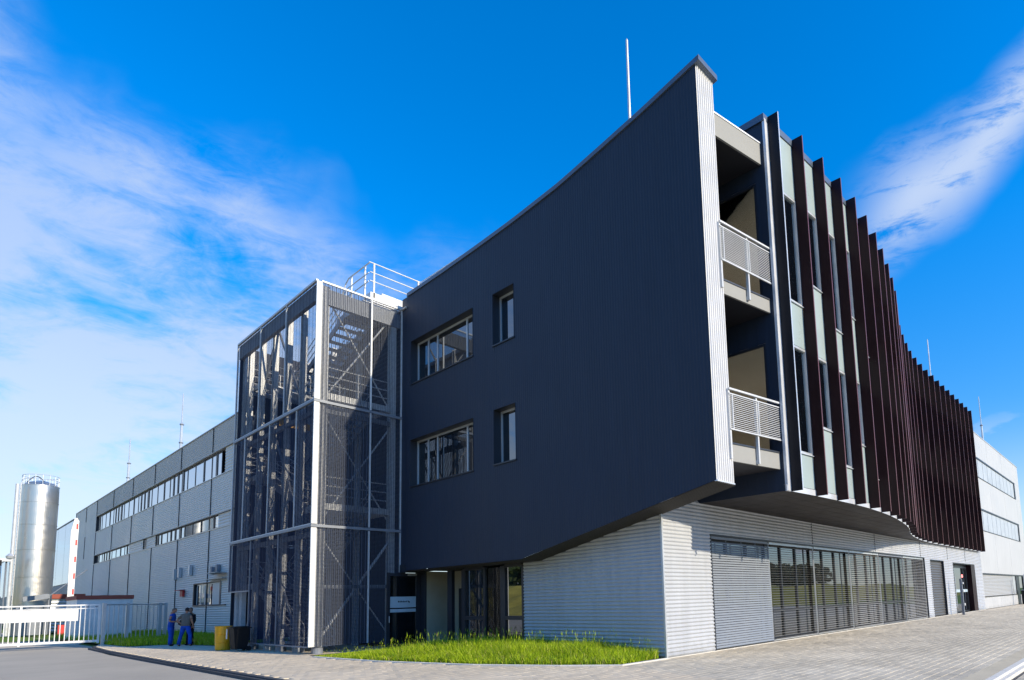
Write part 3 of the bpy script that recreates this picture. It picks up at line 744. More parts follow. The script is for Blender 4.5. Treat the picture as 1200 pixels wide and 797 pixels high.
for z1 in (7.06, 11.72):
    x0, x1 = 13.95, 16.62; off = -.10
    def pt(x, z, d=0): return (x, fy(x)+off+d, z)
    r = MB()
    r.bar(pt(x0, z1), pt(x1, z1+.02), .06, .05); r.bar(pt(x0, z1-.13), pt(x1, z1-.11), .035, .03); r.bar(pt(x0, z1-1.08), pt(x1, z1-1.06), .035, .035)
    for x in (14.08, 15.2, 16.56): r.bar(pt(x, z1-.14), pt(x, z1-1.07), .035, .03)
    r.bar(pt(x1, z1+.02), (x1-.1, fy(x1)+.28, z1+.02), .05, .05)
    RL = r.build('railing', RAILW, OB)
    for x in (15.16, 16.5, 13.98):
        p_ = MB(); p_.bar(pt(x, z1-.02, .05), pt(x, z1-1.86, .05), .075, .075); p_.bar(pt(x, z1-1.80, .05), pt(x, z1-1.80, .22), .08, .1); p_.build('post', RAILW, RL)
    s = MB(); a = Vector(pt(x0, 0)); e = Vector(pt(x1-.03, 0)); d_ = e-a
    s.bar((0, 0, 0), tuple(d_), .008, .015)
    me = s.mesh('slat', RAILW)
    for k in range(17): link('slat', me, RL, (a.x, a.y, z1-1.02+k*.053))

# --- entrance glazing in shade on the left side (plane X = XW)
e = MB()
posts = [16.22, 17.32, 18.32, 18.62, 19.72, 20.55, 22.2]
for yy, w in ((16.2, .12), (17.22, .26), (18.35, .12), (19.6, .22), (20.45, .3), (22.3, .2)):
    e.box(XW-.02, yy, .05, XW+.12, yy+w, 2.98)
for (ya, yb) in ((16.32, 17.22), (18.47, 19.6)):
    e.box(XW-.018, ya+.001, 2.92, XW+.118, yb-.001, 3.03); e.box(XW-.018, ya+.001, 1.06, XW+.118, yb-.001, 1.2); e.box(XW-.018, ya+.001, .05, XW+.118, yb-.001, .16)
e.box(XW-.015, 16.2, 3.031, XW+.11, 22.25, 3.08); e.box(XW-.014, 16.2, .0, XW+.109, 22.25, .049)
E_ = e.build('entrance_glazing', FRAME, OB)
for (ya, yb) in ((16.32, 17.22), (18.47, 19.6)):
    MB().box(XW+.05, ya, .16, XW+.06, yb, 1.06).build('pane', GLG, E_); MB().box(XW+.05, ya, 1.2, XW+.06, yb, 2.92).build('pane', GLG, E_)
MB().box(XW+.05, 17.48, .1, XW+.06, 18.35, 3.0).build('pane', GLT, E_)
cu = MB(); ribs_v(cu, lambda t, o, z: (XW+.14+o, t, z), 17.5, 18.34, lambda t: .15, lambda t: 2.98, [], .12, .04, 'sine'); cu.build('curtain', mat('pale grey curtain', (0.5, 0.48, 0.44), .9), OB)
# open lobby: beige wall and dark room
l = MB(); l.box(XW+.02, 22.25, 0, 16.8, 22.45, 3.03); l.build('lobby_side_wall', BEIGE, OB)
MB().box(14.16, 22.26, 0, 14.215, 22.9, 3.2).build('lobby_jamb', FRAME, OB); MB().box(13.2, 22.26, 2.99, 14.155, 22.8, 3.3).build('lobby_head', FRAME, OB)
MB().box(15.3, 20.7, 0, 15.4, 22.25, 3.03).build('lobby_back_wall', BEIGE, OB)
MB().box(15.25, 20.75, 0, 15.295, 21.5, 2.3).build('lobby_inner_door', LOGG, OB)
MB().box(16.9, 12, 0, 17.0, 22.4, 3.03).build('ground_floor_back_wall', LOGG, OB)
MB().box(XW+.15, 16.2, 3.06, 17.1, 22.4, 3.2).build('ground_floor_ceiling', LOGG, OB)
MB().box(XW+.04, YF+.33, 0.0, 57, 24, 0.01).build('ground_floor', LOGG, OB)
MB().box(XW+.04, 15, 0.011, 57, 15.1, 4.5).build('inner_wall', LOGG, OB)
# glass door towards the yard in the stair tower end (faces the street)
YD = 22.62
d = MB(); d.box(12.66, YD, .04, 12.78, YD+.08, 2.98); d.box(13.95, YD, .04, 14.15, YD+.08, 2.98); d.box(12.781, YD+.002, 2.84, 13.949, YD+.078, 2.97); d.box(12.781, YD+.002, .04, 13.949, YD+.078, .16)
D2 = d.build('glass_door', FRAME, OB)
MB().box(12.78, YD+.03, .16, 13.95, YD+.04, 2.84).build('pane', GLG, D2)
MB().box(12.79, YD+.005, 1.58, 13.94, YD+.012, 2.02).build('film_band', FILM, D2)
MB().box(12.79, YD+.003, 1.40, 13.94, YD+.010, 1.53).build('film_band', FILM, D2)
lg = MB()
x = 13.13
for k, w in enumerate((.05, .03, .05, .03, .04, .05, .04)):
    lg.box(x, YD+.0005, 1.79, x+w, YD+.0045, 1.79+(.05 if k % 2 else .065)); x += w+.017
lg.prism([(0, 0)]*0, 0, 0) if False else None
lg.box(13.56, YD+.0005, 1.80, 13.60, YD+.0045, 1.86); lg.box(13.60, YD+.0004, 1.77, 13.66, YD+.0044, 1.83)
lg.build('small_lettering', FRAME, D2)
MB().tube([(12.72, YD-.06, 1.0), (12.72, YD-.06, 1.25)], .018).build('handle', ALU, D2)
MB().box(13.55, YD-.05, 2.86, 13.95, YD-.002, 2.94).build('door_closer', ALU, D2)

# ================================================================== STAIR TOWER
X0, X1, Y0, Y1 = 9.66, 13.22, 22.67, 31.2
ST = thing('stair_tower', (X0, Y0, 0), 'open steel stair tower wrapped in perforated screens at the left end of the dark wall', 'stair tower')
TIERS = [(.28, 4.60), (4.74, 9.34), (9.47, 14.12)]
# horizontal edge rails
for k, z in enumerate((4.67, 9.40)):
    r = MB(); r.box(X0-.05, Y0-.05, z-.05, X1+.04, Y0+.03, z+.05); r.box(X0-.052, Y0+.031, z-.048, X0+.04, Y1+.05, z+.048); r.box(X0-.03, Y1+.051-.08, z-.046, X1, Y1+.09, z+.046)
    r.build('edge_rail', STEELD, ST)
r = MB(); r.box(X0-.04, Y0+.031, 14.12, X0+.05, Y1, 14.2); r.box(X0+.16, Y0-.03, 14.12, X1, Y0+.03, 14.19)
r.build('edge_rail', STEEL, ST)
# deep dark header beam behind the top of the left face, lit on the street side
MB().box(X0+.06, Y0+.12, 13.45, X0+.22, Y1, 14.1).build('header_beam', STEELD, ST)
MB().box(X0+.3, Y0+.1, 13.35, X1, Y0+.26, 13.98).build('header_beam', STEELD, ST)
# corner strip, bright where the sun strikes
for z0, z1 in TIERS: MB().box(X0-.03, Y0-.03, z0, X0+.17, Y0+.03, z1).build('corner_post', WSTEEL, ST)
MB().box(X0+.19, Y0+.06, .28, X0+.44, Y0+.09, 14.05).build('corner_column', mat('bright galvanised plate', (0.42, 0.43, 0.44), .5, .1, .5, .2, 6.0, streak=.2), ST)
# screens
SP = {0: [22.7, 25.68, 28.66, 31.2], 1: [22.7, 24.25, 26.95, 29.8, 31.2], 2: [22.7, 25.55, 28.35, 31.2]}
for k, (z0, z1) in enumerate(TIERS):
    for ya, yb in zip(SP[k], SP[k][1:]):
        zz = 2.47 if (k == 0 and ya > 28) else z0
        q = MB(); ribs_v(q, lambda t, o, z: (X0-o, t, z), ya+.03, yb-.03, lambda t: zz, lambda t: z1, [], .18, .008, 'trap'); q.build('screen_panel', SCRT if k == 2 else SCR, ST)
        f_ = MB(); f_.box(X0-.035, yb-.02, zz, X0+.03, yb+.02, z1); f_.box(X0-.03, ya+.03, zz-.03, X0+.025, yb-.03, zz+.02)
        f_.build('screen_frame', STEEL if k else STEELD, ST)
    for xa, xb_ in ((X0+.18, 11.87), (11.87, X1 if k else X1)):
        holes = [(12.6, 14, z0, 2.99)] if k == 0 else []
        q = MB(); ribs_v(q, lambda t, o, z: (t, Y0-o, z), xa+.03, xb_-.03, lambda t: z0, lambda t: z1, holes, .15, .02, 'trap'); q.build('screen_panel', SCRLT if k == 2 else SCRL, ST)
        f_ = MB(); 
        if xb_ < 12: f_.box(xb_-.03, Y0-.035, z0, xb_+.03, Y0+.03, z1)
        else: f_.box(xb_-.03, Y0-.035, z0 if k else 3.0, xb_+.03, Y0+.03, z1)
        f_.build('screen_frame', WSTEEL if k == 2 and xb_ < 12 else STEEL, ST)
    q = MB(); ribs_v(q, lambda t, o, z: (t, Y1+.03+o, z), X0+.1, X1-.05, lambda t: z0, lambda t: z1, [], .15, .02, 'trap'); q.build('screen_panel', DARK, ST)  # far face solid and dark, giving the inside its shade by colour
# columns: H sections
def hcol(mb, x, y, z0, z1, w=.2):
    mb.box(x-w/2, y-w/2, z0, x+w/2, y-w/2+.02, z1); mb.box(x-w/2, y+w/2-.02, z0, x+w/2, y+w/2, z1); mb.box(x-.01, y-w/2+.021, z0, x+.01, y+w/2-.021, z1)
for (x, y) in [(X0+.42, 22.95), (X0+.3, 24.5), (X0+.3, 25.95), (X0+.3, 27.4), (X0+.3, 28.85), (X0+.3, 30.3), (X0+.3, 30.95), (12.95, 22.95), (12.95, 25.8), (12.95, 28.4), (12.95, 31.0), (11.3, 31.0)]:
    q = MB(); hcol(q, x, y, 0.0, 14.1, .26 if y < 23 else .2); q.build('column', STEEL, ST)
for x, y in ((X0+.42, 22.95), (X0+.3, 25.95), (X0+.3, 28.85)):
    MB().lathe((x, y, 0), [(.2, 0), (.2, .22), (.16, .26)], 14).build('footing', STEELD, ST)
# landings, beams
LV = [(0, 'near'), (2.8, 'far'), (5.55, 'near'), (7.7, 'far'), (9.85, 'near'), (12.0, 'far'), (14.1, 'near')]
for z, wv in LV[1:]:
    if wv == 'near': ya, yb = 22.95, 24.35
    else: ya, yb = 29.6, 30.9
    q = MB(); xa_, xb2 = X0+.45, 12.85
    if z > 14: xa_ = 11.6
    for k in range(int((yb-ya)/.08)): q.box(xa_+.08, ya+.02+k*.08, z-.035, xb2-.08, ya+.045+k*.08, z-.002)
    q.build('landing_grating', STEELD, ST)
    q = MB(); q.box(xa_, ya-.06, z-.22, xb2, ya, z+.02); q.box(xa_, yb, z-.22, xb2, yb+.06, z+.02); q.box(xa_, ya+.001, z-.22, xa_+.07, yb-.001, z+.019); q.box(xb2-.07, ya+.001, z-.22, xb2, yb-.001, z+.019)
    q.build('landing_frame', STEEL, ST)
    if z > 14: continue
    h = MB(); yo = ya-.02 if wv == 'near' else yb+.02
    for dz in (.35, .7, 1.05): h.tube([(xa_+.05, yo, z+dz), (xb2-.05, yo, z+dz)], .022, 6)
    for x in (xa_+.05, (xa_+xb2)/2, xb2-.05): h.tube([(x, yo, z), (x, yo, z+1.05)], .024, 6)
    for dz in (.35, .7, 1.05): h.tube([(xa_+.05, ya+.05, z+dz), (xa_+.05, yb-.05, z+dz)], .022, 6)
    h.build('handrail', STEEL, ST)
for k, ((z0, a), (z1, b_)) in enumerate(zip(LV, LV[1:])):
    up_far = (b_ == 'far')
    xa, xb_ = (X0+.55, X0+1.75) if up_far else (X0+1.95, X0+3.15)
    ys, ye = (24.4, 29.55) if up_far else (29.55, 24.4)
    n = int(round((z1-z0)/.175)); fl = MB()
    for x in (xa, xb_): fl.bar((x, ys, z0+.0), (x, ye, z1-.08), .05, .26)
    F_ = fl.build('stair_flight', STEELD, ST)
    tr = MB(); tr.box(0, -.14, -.035, xb_-xa-.06, .14, 0); tm = tr.mesh('tread', STEEL)
    for j in range(1, n): link('tread', tm, F_, (xa+.03, ys+(ye-ys)*j/n, z0+(z1-z0)*j/n))
    h = MB()
    for x in (xa, xb_):
        for dz in (.4, .72, 1.02): h.tube([(x, ys, z0+dz), (x, ye, z1+dz-.05)], .02, 6)
        for j in range(5):
            t = j/4; h.tube([(x, ys+(ye-ys)*t, z0+(z1-z0)*t), (x, ys+(ye-ys)*t, z0+(z1-z0)*t+1.0)], .02, 6)
    h.build('handrail', STEEL, F_)
# diagonal bracing and cross beams
for k, (z0, z1) in enumerate(TIERS):
    q = MB(); yb = Y0+.30
    q.tube([(10.2, yb, z0+.3), (12.9, yb, z1-.35)], .035 if k else .055, 8); q.tube([(12.9, yb+.06, z0+.3), (10.2, yb+.06, z1-.35)], .03, 8); q.build('diagonal_brace', STEEL, ST)
    q = MB(); q.tube([(X0+.34, 24.5, z0+.2), (X0+.34, 27.4, z1-.2)], .05, 8); q.tube([(X0+.40, 30.3, z0+.2), (X0+.40, 27.4, z1-.2)], .05, 8); q.build('diagonal_brace', STEELD, ST)
    MB().box(10.1, Y0+.16, (z0+z1)/2-.06 if k == 0 else z1-.3, 12.9, Y0+.28, (z0+z1)/2+.06 if k == 0 else z1-.12).build('cross_beam', STEELD, ST)
    MB().box(X0+.22, Y0+.3, z1-.28, X0+.36, Y1-.1, z1-.1).build('cross_beam', STEELD, ST)
# roof level platform, white box beam and railing
MB().box(11.95, 22.95, 14.2, 14.3, 23.35, 14.62).build('platform_beam', WSTEEL, ST)
MB().box(12.05, 23.36, 14.3, 12.35, 26.2, 14.55).build('platform_beam', STEELD, ST)
MB().box(12.36, 23.36, 14.45, 14.6, 26.2, 14.5).build('platform_floor', STEELD, ST)
MB().box(12.5, 23.02, 14.64, 13.6, 23.3, 14.76).build('platform_curb', WSTEEL, ST)
h = MB(); xr, yr = 11.93, 22.98
for dz in (.62, 1.0, 1.42): h.tube([(xr, yr, 14.5+dz), (14.35, yr, 14.5+dz)], .024, 8)
for x in (xr+.18, 14.2): h.box(x-.03, yr-.03, 14.4, x+.03, yr+.03, 15.9)
h.build('roof_railing', WSTEEL, ST)
h = MB()
for dz in (.62, 1.0): h.tube([(xr, yr+.1, 14.5+dz), (xr, 25.0, 14.5+dz)], .022, 8)
h.tube([(xr, yr, 15.92), (xr, 24.85, 15.92), (xr, 25.15, 15.75), (xr, 25.6, 15.1)], .028, 8)
for y in (23.4, 24.6): h.box(xr-.03, y-.03, 14.4, xr+.03, y+.03, 15.9)
h.build('roof_railing', WSTEEL, ST)
h = MB(); 
for dz in (.5, .9, 1.3): h.tube([(14.3, 23.0, 14.6+dz), (14.3, 18.6, 14.6+dz)], .022, 6)
for y in (23.0, 21.4, 19.9, 18.6): h.tube([(14.3, y, 14.4), (14.3, y, 15.9)], .028, 6)
h.build('roof_railing', WSTEEL, OB)
MB().box(X0+1.2, 29.2, 10.05, X0+2.6, 29.26, 10.35).build('warning_strip', YEL, ST)
# small porch door under the left screen
q = MB(); q.box(11.2, 29.0, .02, 11.28, 29.1, 2.6); q.box(11.2, 30.7, .02, 11.28, 30.8, 2.6); q.box(11.2, 29.1, 2.5, 11.28, 30.7, 2.6)
Q = q.build('yard_door', ALU, ST); MB().box(11.23, 29.1, .05, 11.24, 30.7, 2.5).build('pane', GLG, Q)

# ================================================================== LEFT WAREHOUSE
WB = thing('warehouse_wing', (13.25, 60, 0), 'long grey corrugated building with two strips of windows running away on the left', 'building')
js = [31.3, 39.2, 47.0, 54.4, 62.0, 69.7, 77.9, 86.25, 92.5, 99.3]
def pan(y0, y1, z0, z1, m, holes=(), pitch=.15):
    q = MB(); ribs_h(q, lambda t, o, z: (XB-o, t, z), z0, z1, lambda z: y0+.04, lambda z: y1-.04, holes, pitch, .022)
    q.face([(XB+.02, y0, z0), (XB+.02, y1, z0), (XB+.02, y1, z1), (XB+.02, y0, z1)]) if not holes else None
    q.build('wall_panel', m, WB)
ribq = MB(); ribs_h(ribq, lambda t, o, z: (XB-o-.035, t, z), .05, 14.05, lambda z: 22.72, lambda z: 31.28, [], .2, .02); ribq.build('shade_toned_panel', DARK, WB)  # grey wall behind the tower, its shade put into a dark colour
UW = (44.7, 86.3); 
for a, c_ in zip(js, js[1:]):
    last = a > 86
    hl = [(44.3, 49.9, 2.05, 3.52)]
    pan(a, c_, .05, 7.05 if not last else 14.1, WARE, [h_ for h_ in hl if h_[0] < c_ and h_[1] > a])
    if last: continue
    if a > 84: continue
    # strip between the two window bands and strip above
    pan(a, c_, 8.02, 10.60, WARE); pan(a, c_, 12.36, 14.1, WAREHI)
    for jx in (c_,): MB().box(XB-.055, jx-.03, .05, XB+.01, jx+.03, 7.05).build('joint', JOINT, WB)
for jx in js[1:]:
    MB().box(XB-.055, jx-.03, 8.02, XB+.01, jx+.03, 10.6).build('joint', JOINT, WB); MB().box(XB-.055, jx-.03, 12.36, XB+.01, jx+.03, 14.1).build('joint', JOINT, WB)
# recessed dark bands behind the windows
MB().box(XB+.3, 22.95, 7.0, XB+.34, 86.4, 8.1).build('band_recess', FRAME, WB); MB().box(XB+.3, 22.95, 10.5, XB+.34, 86.4, 12.45).build('band_recess', FRAME, WB)
for z in (7.05, 8.02, 10.6, 12.36): MB().box(XB-.06, 31.3, z-.04, XB+.3, 86.3, z+.0).build('band_edge', WAREHI if z in (8.02, 12.36) else ALU, WB)
MB().box(XB-.05, 86.2, 7.06, XB+.3, 86.4, 7.97).build('band_edge', FRAME, WB); MB().box(XB-.05, 86.2, 10.61, XB+.3, 86.4, 12.31).build('band_edge', FRAME, WB)
def strip(ya, yb, z0, z1, plan):
    y = ya; i = 0
    while y < yb-.3:
        w, typ = plan[i % len(plan)]; w = min(w, yb-y)
        if typ == 'g':
            q = MB(); q.box(XB+.12, y+.02, z0+.02, XB+.18, y+w-.02, z0+.1); q.box(XB+.12, y+.02, z1-.1, XB+.18, y+w-.02, z1-.06); q.box(XB+.121, y+.02, z0+.101, XB+.179, y+.08, z1-.101); q.box(XB+.121, y+w-.08, z0+.101, XB+.179, y+w-.02, z1-.101)
            w_ = q.build('window', FRAME, WB); MB().box(XB+.14, y+.06, z0+.08, XB+.15, y+w-.06, z1-.08).build('pane', GLB, w_)
        elif typ == 'd':
            q = MB(); q.box(XB+.10, y+.02, z0+.02, XB+.18, y+w-.02, z1-.06); q.build('window_divider', FRAME, WB)
        else:
            q = MB(); ribs_h(q, lambda t, o, z: (XB+.06-o, t, z), z0+.01, z1-.05, lambda z: y+.01, lambda z: y+w-.01, [], .2, .03); q.build('infill_panel', WARE, WB)
        y += w; i += 1
plan = [(.9, 'g'), (.28, 'd'), (.9, 'g'), (1.6, 'g'), (.2, 'd'), (1.9, 'g'), (1.9, 'g'), (.9, 'g'), (.5, 'd'), (.9, 'g'), (.3, 'd')]
strip(31.35, 44.6, 10.6, 12.34, [(3.0, 'p')]); strip(45.5, 86.1, 10.6, 12.34, plan)
strip(31.35, 45.5, 7.05, 8.0, [(3.0, 'p')]); strip(45.6, 60.5, 7.05, 8.0, plan); strip(60.5, 64.0, 7.05, 8.0, [(.6, 'd'), (2.9, 'p')]); strip(64.0, 65.2, 7.05, 8.0, [(1.2, 'd')]); strip(65.2, 70.5, 7.05, 8.0, [(5.3, 'p')]); strip(70.5, 86.1, 7.05, 8.0, plan)
# ground floor window
q = MB(); q.box(XB+.02, 44.3, 2.02, XB+.3, 49.9, 2.05); q.box(XB-.05, 44.3, 3.5, XB+.3, 49.9, 3.56); q.box(XB-.05, 49.8, 2.05, XB+.3, 49.95, 3.5); q.box(XB-.04, 44.2, 2.05, XB+.3, 44.45, 3.5); q.box(XB-.08, 43.2, 1.98, XB+.02, 50, 2.04)
q.build('window_surround', FRAME, WB)
MB().box(XB+.05, 44.45, 2.06, XB+.12, 46.1, 3.49).build('infill_panel', WARE, WB)
for y in (46.12, 47.0, 47.88, 48.76):
    q = MB(); q.box(XB+.1, y, 2.07, XB+.16, y+.06, 3.48); q.box(XB+.1, y+.82, 2.07, XB+.16, y+.87, 3.48); q.box(XB+.1, y+.061, 3.4, XB+.16, y+.819, 3.48)
    w_ = q.build('window', ALU, WB); MB().box(XB+.12, y+.06, 2.08, XB+.13, y+.82, 3.4).build('pane', GLB, w_)
for (y, z, h_) in ((54.1, 4.05, .75), (52.9, 4.15, .7), (50.3, 4.2, .7), (45.5, 4.05, .45), (44.4, 4.15, .45)):
    q = MB(); q.box(XB-.24, y, z, XB-.05, y+.3, z+h_); q.box(XB-.20, y+.05, z-.05, XB-.05, y+.25, z-.001); q.build('wall_lamp', ALU if h_ > .5 else STEELD, WB)
q = MB(); q.box(XB-.2, 51.9, 2.72, XB-.05, 52.5, 3.15); q.box(XB-.45, 51.8, 3.16, XB-.05, 52.9, 3.2); q.build('alarm_box', REDP, WB)
q = MB(); q.box(XB-.3, 43.2, 3.66, XB-.05, 46.4, 3.72); q.box(XB-.7, 43.2, 4.0, XB-.05, 45.2, 4.05); q.build('door_canopy', WAREHI, WB)
q = MB(); q.box(XB-.12, 45.8, 2.1, XB-.04, 50, 2.16)
MB().box(XB+.02, 22.3, 14.0, 45, 99.3, 14.12).build('roof', WAREHI, WB)
MB().box(XB-.07, 22.3, 14.11, XB+.3, 99.35, 14.18).build('coping', WAREHI, WB)
MB().box(XB+.03, 99.25, 0, 45, 99.34, 13.99).build('end_wall', WARE, WB)
MB().box(XB+.36, 22.95, 0, XB+.4, 99.2, 13.98).build('inner_backing', FRAME, WB)

# ================================================================== RIGHT WHITE BUILDING
RB = thing('white_office_wing', (70, 10.3, 0), 'smooth white panelled building at the far right with dark framed strip windows', 'building')
XR0, XR1 = 57.32, 81.4
rows = [(0.02, .95), (.95, 2.9), (2.9, 6.42), (6.42, 8.3), (8.3, 10.95), (10.95, 12.72), (12.72, 14.85)]
joints = [XR0, 64.5, 71.6, 78.6, XR1]
for z0, z1 in rows:
    win = (z0, z1) in ((.95, 2.9), (6.42, 8.3), (10.95, 12.72))
    for a, c_ in zip(joints, joints[1:]):
        if win:
            xs_, xe_ = (57.6, 77.9) if z0 < 5 else (58.2, 78.4)
            a2, c2 = a, c_
            for (s0, s1) in spans(a, c_, [(xs_, xe_)]): MB().box(s0+.01, YF, z0, s1-.01, YF+.1, z1).build('wall_panel', WPAN, RB)
        else:
            hole = [(73.3, 75.2)] if z0 < .5 else []
            for (s0, s1) in spans(a, c_, hole): MB().box(s0+.012, YF, z0+.006, s1-.012, YF+.1, z1-.006).build('wall_panel', WPAN, RB)
MB().box(XR0, YF+.11, 0, XR1, YF+.14, 14.8).build('wall_backing', JOINT, RB)
for z0, z1, xs_, xe_, n in ((6.42, 8.3, 58.2, 78.4, 10), (10.95, 12.72, 58.2, 78.4, 10)):
    q = MB(); q.box(xs_, YF-.04, z1-.12, xe_, YF+.1, z1-.001); q.box(xe_-.5, YF-.035, z0+.02, xe_, YF+.1, z1-.121); q.box(xs_, YF-.04, z0, xe_, YF+.1, z0+.05)
    q.build('window_surround', FRAME, RB)
    for k in range(n):
        a = xs_+(xe_-.5-xs_)*k/n; c_ = xs_+(xe_-.5-xs_)*(k+1)/n
        MB().box(a+.05, YF+.03, z0+.06, c_-.05, YF+.07, z1-.13).build('window_blind', mat('grey blue blind', (0.40, 0.44, 0.48), .5), RB)
q = MB(); q.box(57.6, YF-.03, 2.78, 77.9, YF+.1, 2.899); q.box(77.4, YF-.029, .96, 77.9, YF+.1, 2.779); q.box(73.0, YF-.028, .96, 73.35, YF+.1, 2.779); q.box(57.6, YF-.027, .951, 73.0, YF+.1, 1.0)
q.build('window_surround', FRAME, RB)
bl = MB(); ribs_h(bl, lambda t, o, z: (t, YF+.05-o, z), 1.01, 2.77, lambda z: 57.7, lambda z: 71.4, [], .12, .03); bl.build('roller_shutter', SLATO, RB)
MB().box(75.3, YF+.04, 1.0, 77.38, YF+.06, 2.77).build('pane', GLG, RB); MB().box(73.36, YF+.04, .03, 75.2, YF+.06, 2.77).build('side_door', FRAME, RB)
MB().box(71.5, YF+.03, 1.0, 72.9, YF+.07, 2.77).build('window_blind', ALU, RB)
MB().box(XR0, YF-.03, 14.85, XR1, YF+.3, 14.93).build('coping', ALU, RB)
MB().box(XR1-.1, YF+.15, 0, XR1, 40, 14.8).build('end_wall', WPAN, RB); MB().box(XR0, YF+.15, 14.0, XR1-.11, 40, 14.4).build('roof', WAREHI, RB)
# slender white post by its door, and banners behind
PO = thing('white_post', (70.6, 9.2, 0), 'slim white post standing before the far right white building', 'post')
MB().box(70.5, 9.1, 0, 70.75, 9.3, 2.9).build('shaft', WSTEEL, PO); MB().box(70.45, 9.05, 0, 70.8, 9.35, .06).build('foot', STEELD, PO)
PO2 = thing('dark_bin', (73.9, 9.6, 0), 'small dark waste bin beside the slim white post', 'bin')
MB().box(73.4, 9.3, .03, 74.3, 10.0, 1.35).build('body', BLK, PO2); MB().box(73.35, 9.25, 1.351, 74.35, 10.05, 1.42).build('lid', STEELD, PO2)
BN = thing('red_banner', (84.8, 9.4, 0), 'tall red and white banner on a pole beyond the white building', 'banner')
MB().tube([(84.2, 9.4, 0), (84.2, 9.4, 8.4)], .06).build('pole', ALU, BN)
q = MB(); n = 8
for k in range(n):
    xa, xb_ = 84.3+2.6*k/n, 84.3+2.6*(k+1)/n; o1, o2 = .08*sin(k*.9), .08*sin((k+1)*.9)
    q.cur = 1 if k in (3, 4) else 0
    q.face([(xa, 9.4+o1, 4.9), (xb_, 9.4+o2, 4.9), (xb_, 9.4+o2, 7.2), (xa, 9.4+o1, 7.2)])
q.build('cloth', [REDP, WPAN], BN)
FB = thing('low_white_hall', (120, 12, 0), 'low white hall in the far distance behind the red banner', 'building')
MB().box(92, 12, 0, 150, 40, 4.2).build('wall', WPAN, FB); MB().box(91.8, 11.8, 4.21, 150, 40, 4.5).build('roof', REDB, FB); MB().box(95, 11.9, 1, 148, 11.99, 2.5).build('window', GLS, FB)

# entry column with lamp ring at the right entrance
IC = thing('intercom_column', (46.3, 9.6, 0), 'slim steel intercom column with a small red lit ring beside the far entrance door', 'intercom')
q = MB(); q.box(46.30, 9.5, 0, 46.45, 9.64, 2.35); q.build('column', STEELD, IC)
m_ = bpy.data.materials.new('red lamp'); m_.use_nodes = True; bb = m_.node_tree.nodes['Principled BSDF']; bb.inputs['Base Color'].default_value = (.9, .1, .08, 1); bb.inputs['Emission Color'].default_value = (1, .3, .28, 1); bb.inputs['Emission Strength'].default_value = 2.0
q = MB()
for k in range(12):
    a0, a1 = 2*pi*k/12, 2*pi*(k+1)/12
    q.bar((46.38+.08*cos(a0), 9.47, 2.52+.08*sin(a0)), (46.38+.08*cos(a1), 9.47, 2.52+.08*sin(a1)), .05, .05)
q.build('lamp_ring', m_, IC)
q = MB(); q.box(46.28, 9.43, .6, 46.46, 9.499, .75); q.box(46.28, 9.43, 1.5, 46.46, 9.499, 1.62); q.box(46.28, 9.43, 2.0, 46.46, 9.499, 2.12); q.build('button_plate', WSTEEL, IC)

# ================================================================== LIGHTNING RODS
def rod(x, y, z0, z1, label, r=.06):
    t = thing('lightning_rod', (x, y, z0), label, 'lightning rod', 'lightning rods on the roofs')
    h_ = z1-z0
    MB().tube([(x, y, z0), (x, y, z0+h_*.62)], [r*1.3, r]).build('mast', ALU, t)
    MB().tube([(x, y, z0+h_*.62), (x, y, z0+h_*.64), (x, y, z1-.1), (x, y, z1)], [r*1.35, r*.55, r*.45, r*.1]).build('tip', ALU, t)
    q = MB()
    for zz in (.2, .4, .62): q.tube([(x, y, z0+h_*zz-.05), (x, y, z0+h_*zz+.05)], r*1.7)
    q.build('collar', STEELD, t)
    q = MB()
    for k in range(3):
        a = 2*pi*k/3+.4; q.tube([(x+.9*cos(a), y+.9*sin(a), z0), (x, y, z0+1.3)], .025, 6)
    q.build('tripod', STEELD, t)
rod(20.0, 15.3, 14.6, 26.75, 'tall segmented lightning rod rising behind the peak of the dark wall', .12)
rod(16.0, 66.3, 14.12, 22.1, 'left roof lightning rod nearest the stair tower', .11)
rod(16.0, 87.2, 14.12, 21.85, 'left roof lightning rod further from the stair tower', .12)
rod(59.1, 13.0, 14.42, 23.8, 'lightning rod just above the far part of the maroon fins', .09)
rod(80.15, 13.0, 14.42, 23.4, 'lightning rod on the roof of the white far right building', .09)

# ================================================================== GATE, FENCE
GA, GB = Vector((-4.0, 46.6, 0)), Vector((6.95, 42.8, 0))
gdir = (GB-GA).normalized()
G_ = thing('sliding_gate', (3.2, 44.3, 0), 'long white sliding gate with a solid upper panel above upright bars', 'gate')
q = MB()
for z, h_ in ((2.16, .07), (.22, .12), (1.98, .05)): q.bar(GA+Vector((0, 0, z)), GB+Vector((0, 0, z)), .07, h_)
for t in (0.0, .48, .72, 1.0): q.bar(GA.lerp(GB, t)+Vector((0, 0, .1)), GA.lerp(GB, t)+Vector((0, 0, 2.19)), .09, .09)
q.build('frame', WSTEEL, G_)
q = MB(); q.bar(GA+Vector((0, 0, 1.64)), GB-gdir*.9+Vector((0, 0, 1.64)), .03, .62); q.build('solid_panel', WSTEEL, G_)
L = (GB-GA).length; n = int(L/.2)
s = MB(); s.box(-.018, -.018, .28, .018, .018, 1.33); bm_ = s.mesh('bar', WSTEEL)
s = MB(); s.box(-.018, -.018, .28, .018, .018, 2.12); bm2 = s.mesh('bar', WSTEEL)
for k in range(1, n):
    p_ = GA.lerp(GB, k/n); link('bar', bm2 if (GB-p_).length < .9 else bm_, G_, (p_.x, p_.y, 0))
s = MB(); s.box(0, -.02, 2.03, .12, .02, 2.10); pm = s.mesh('top_cleat', STEELD)
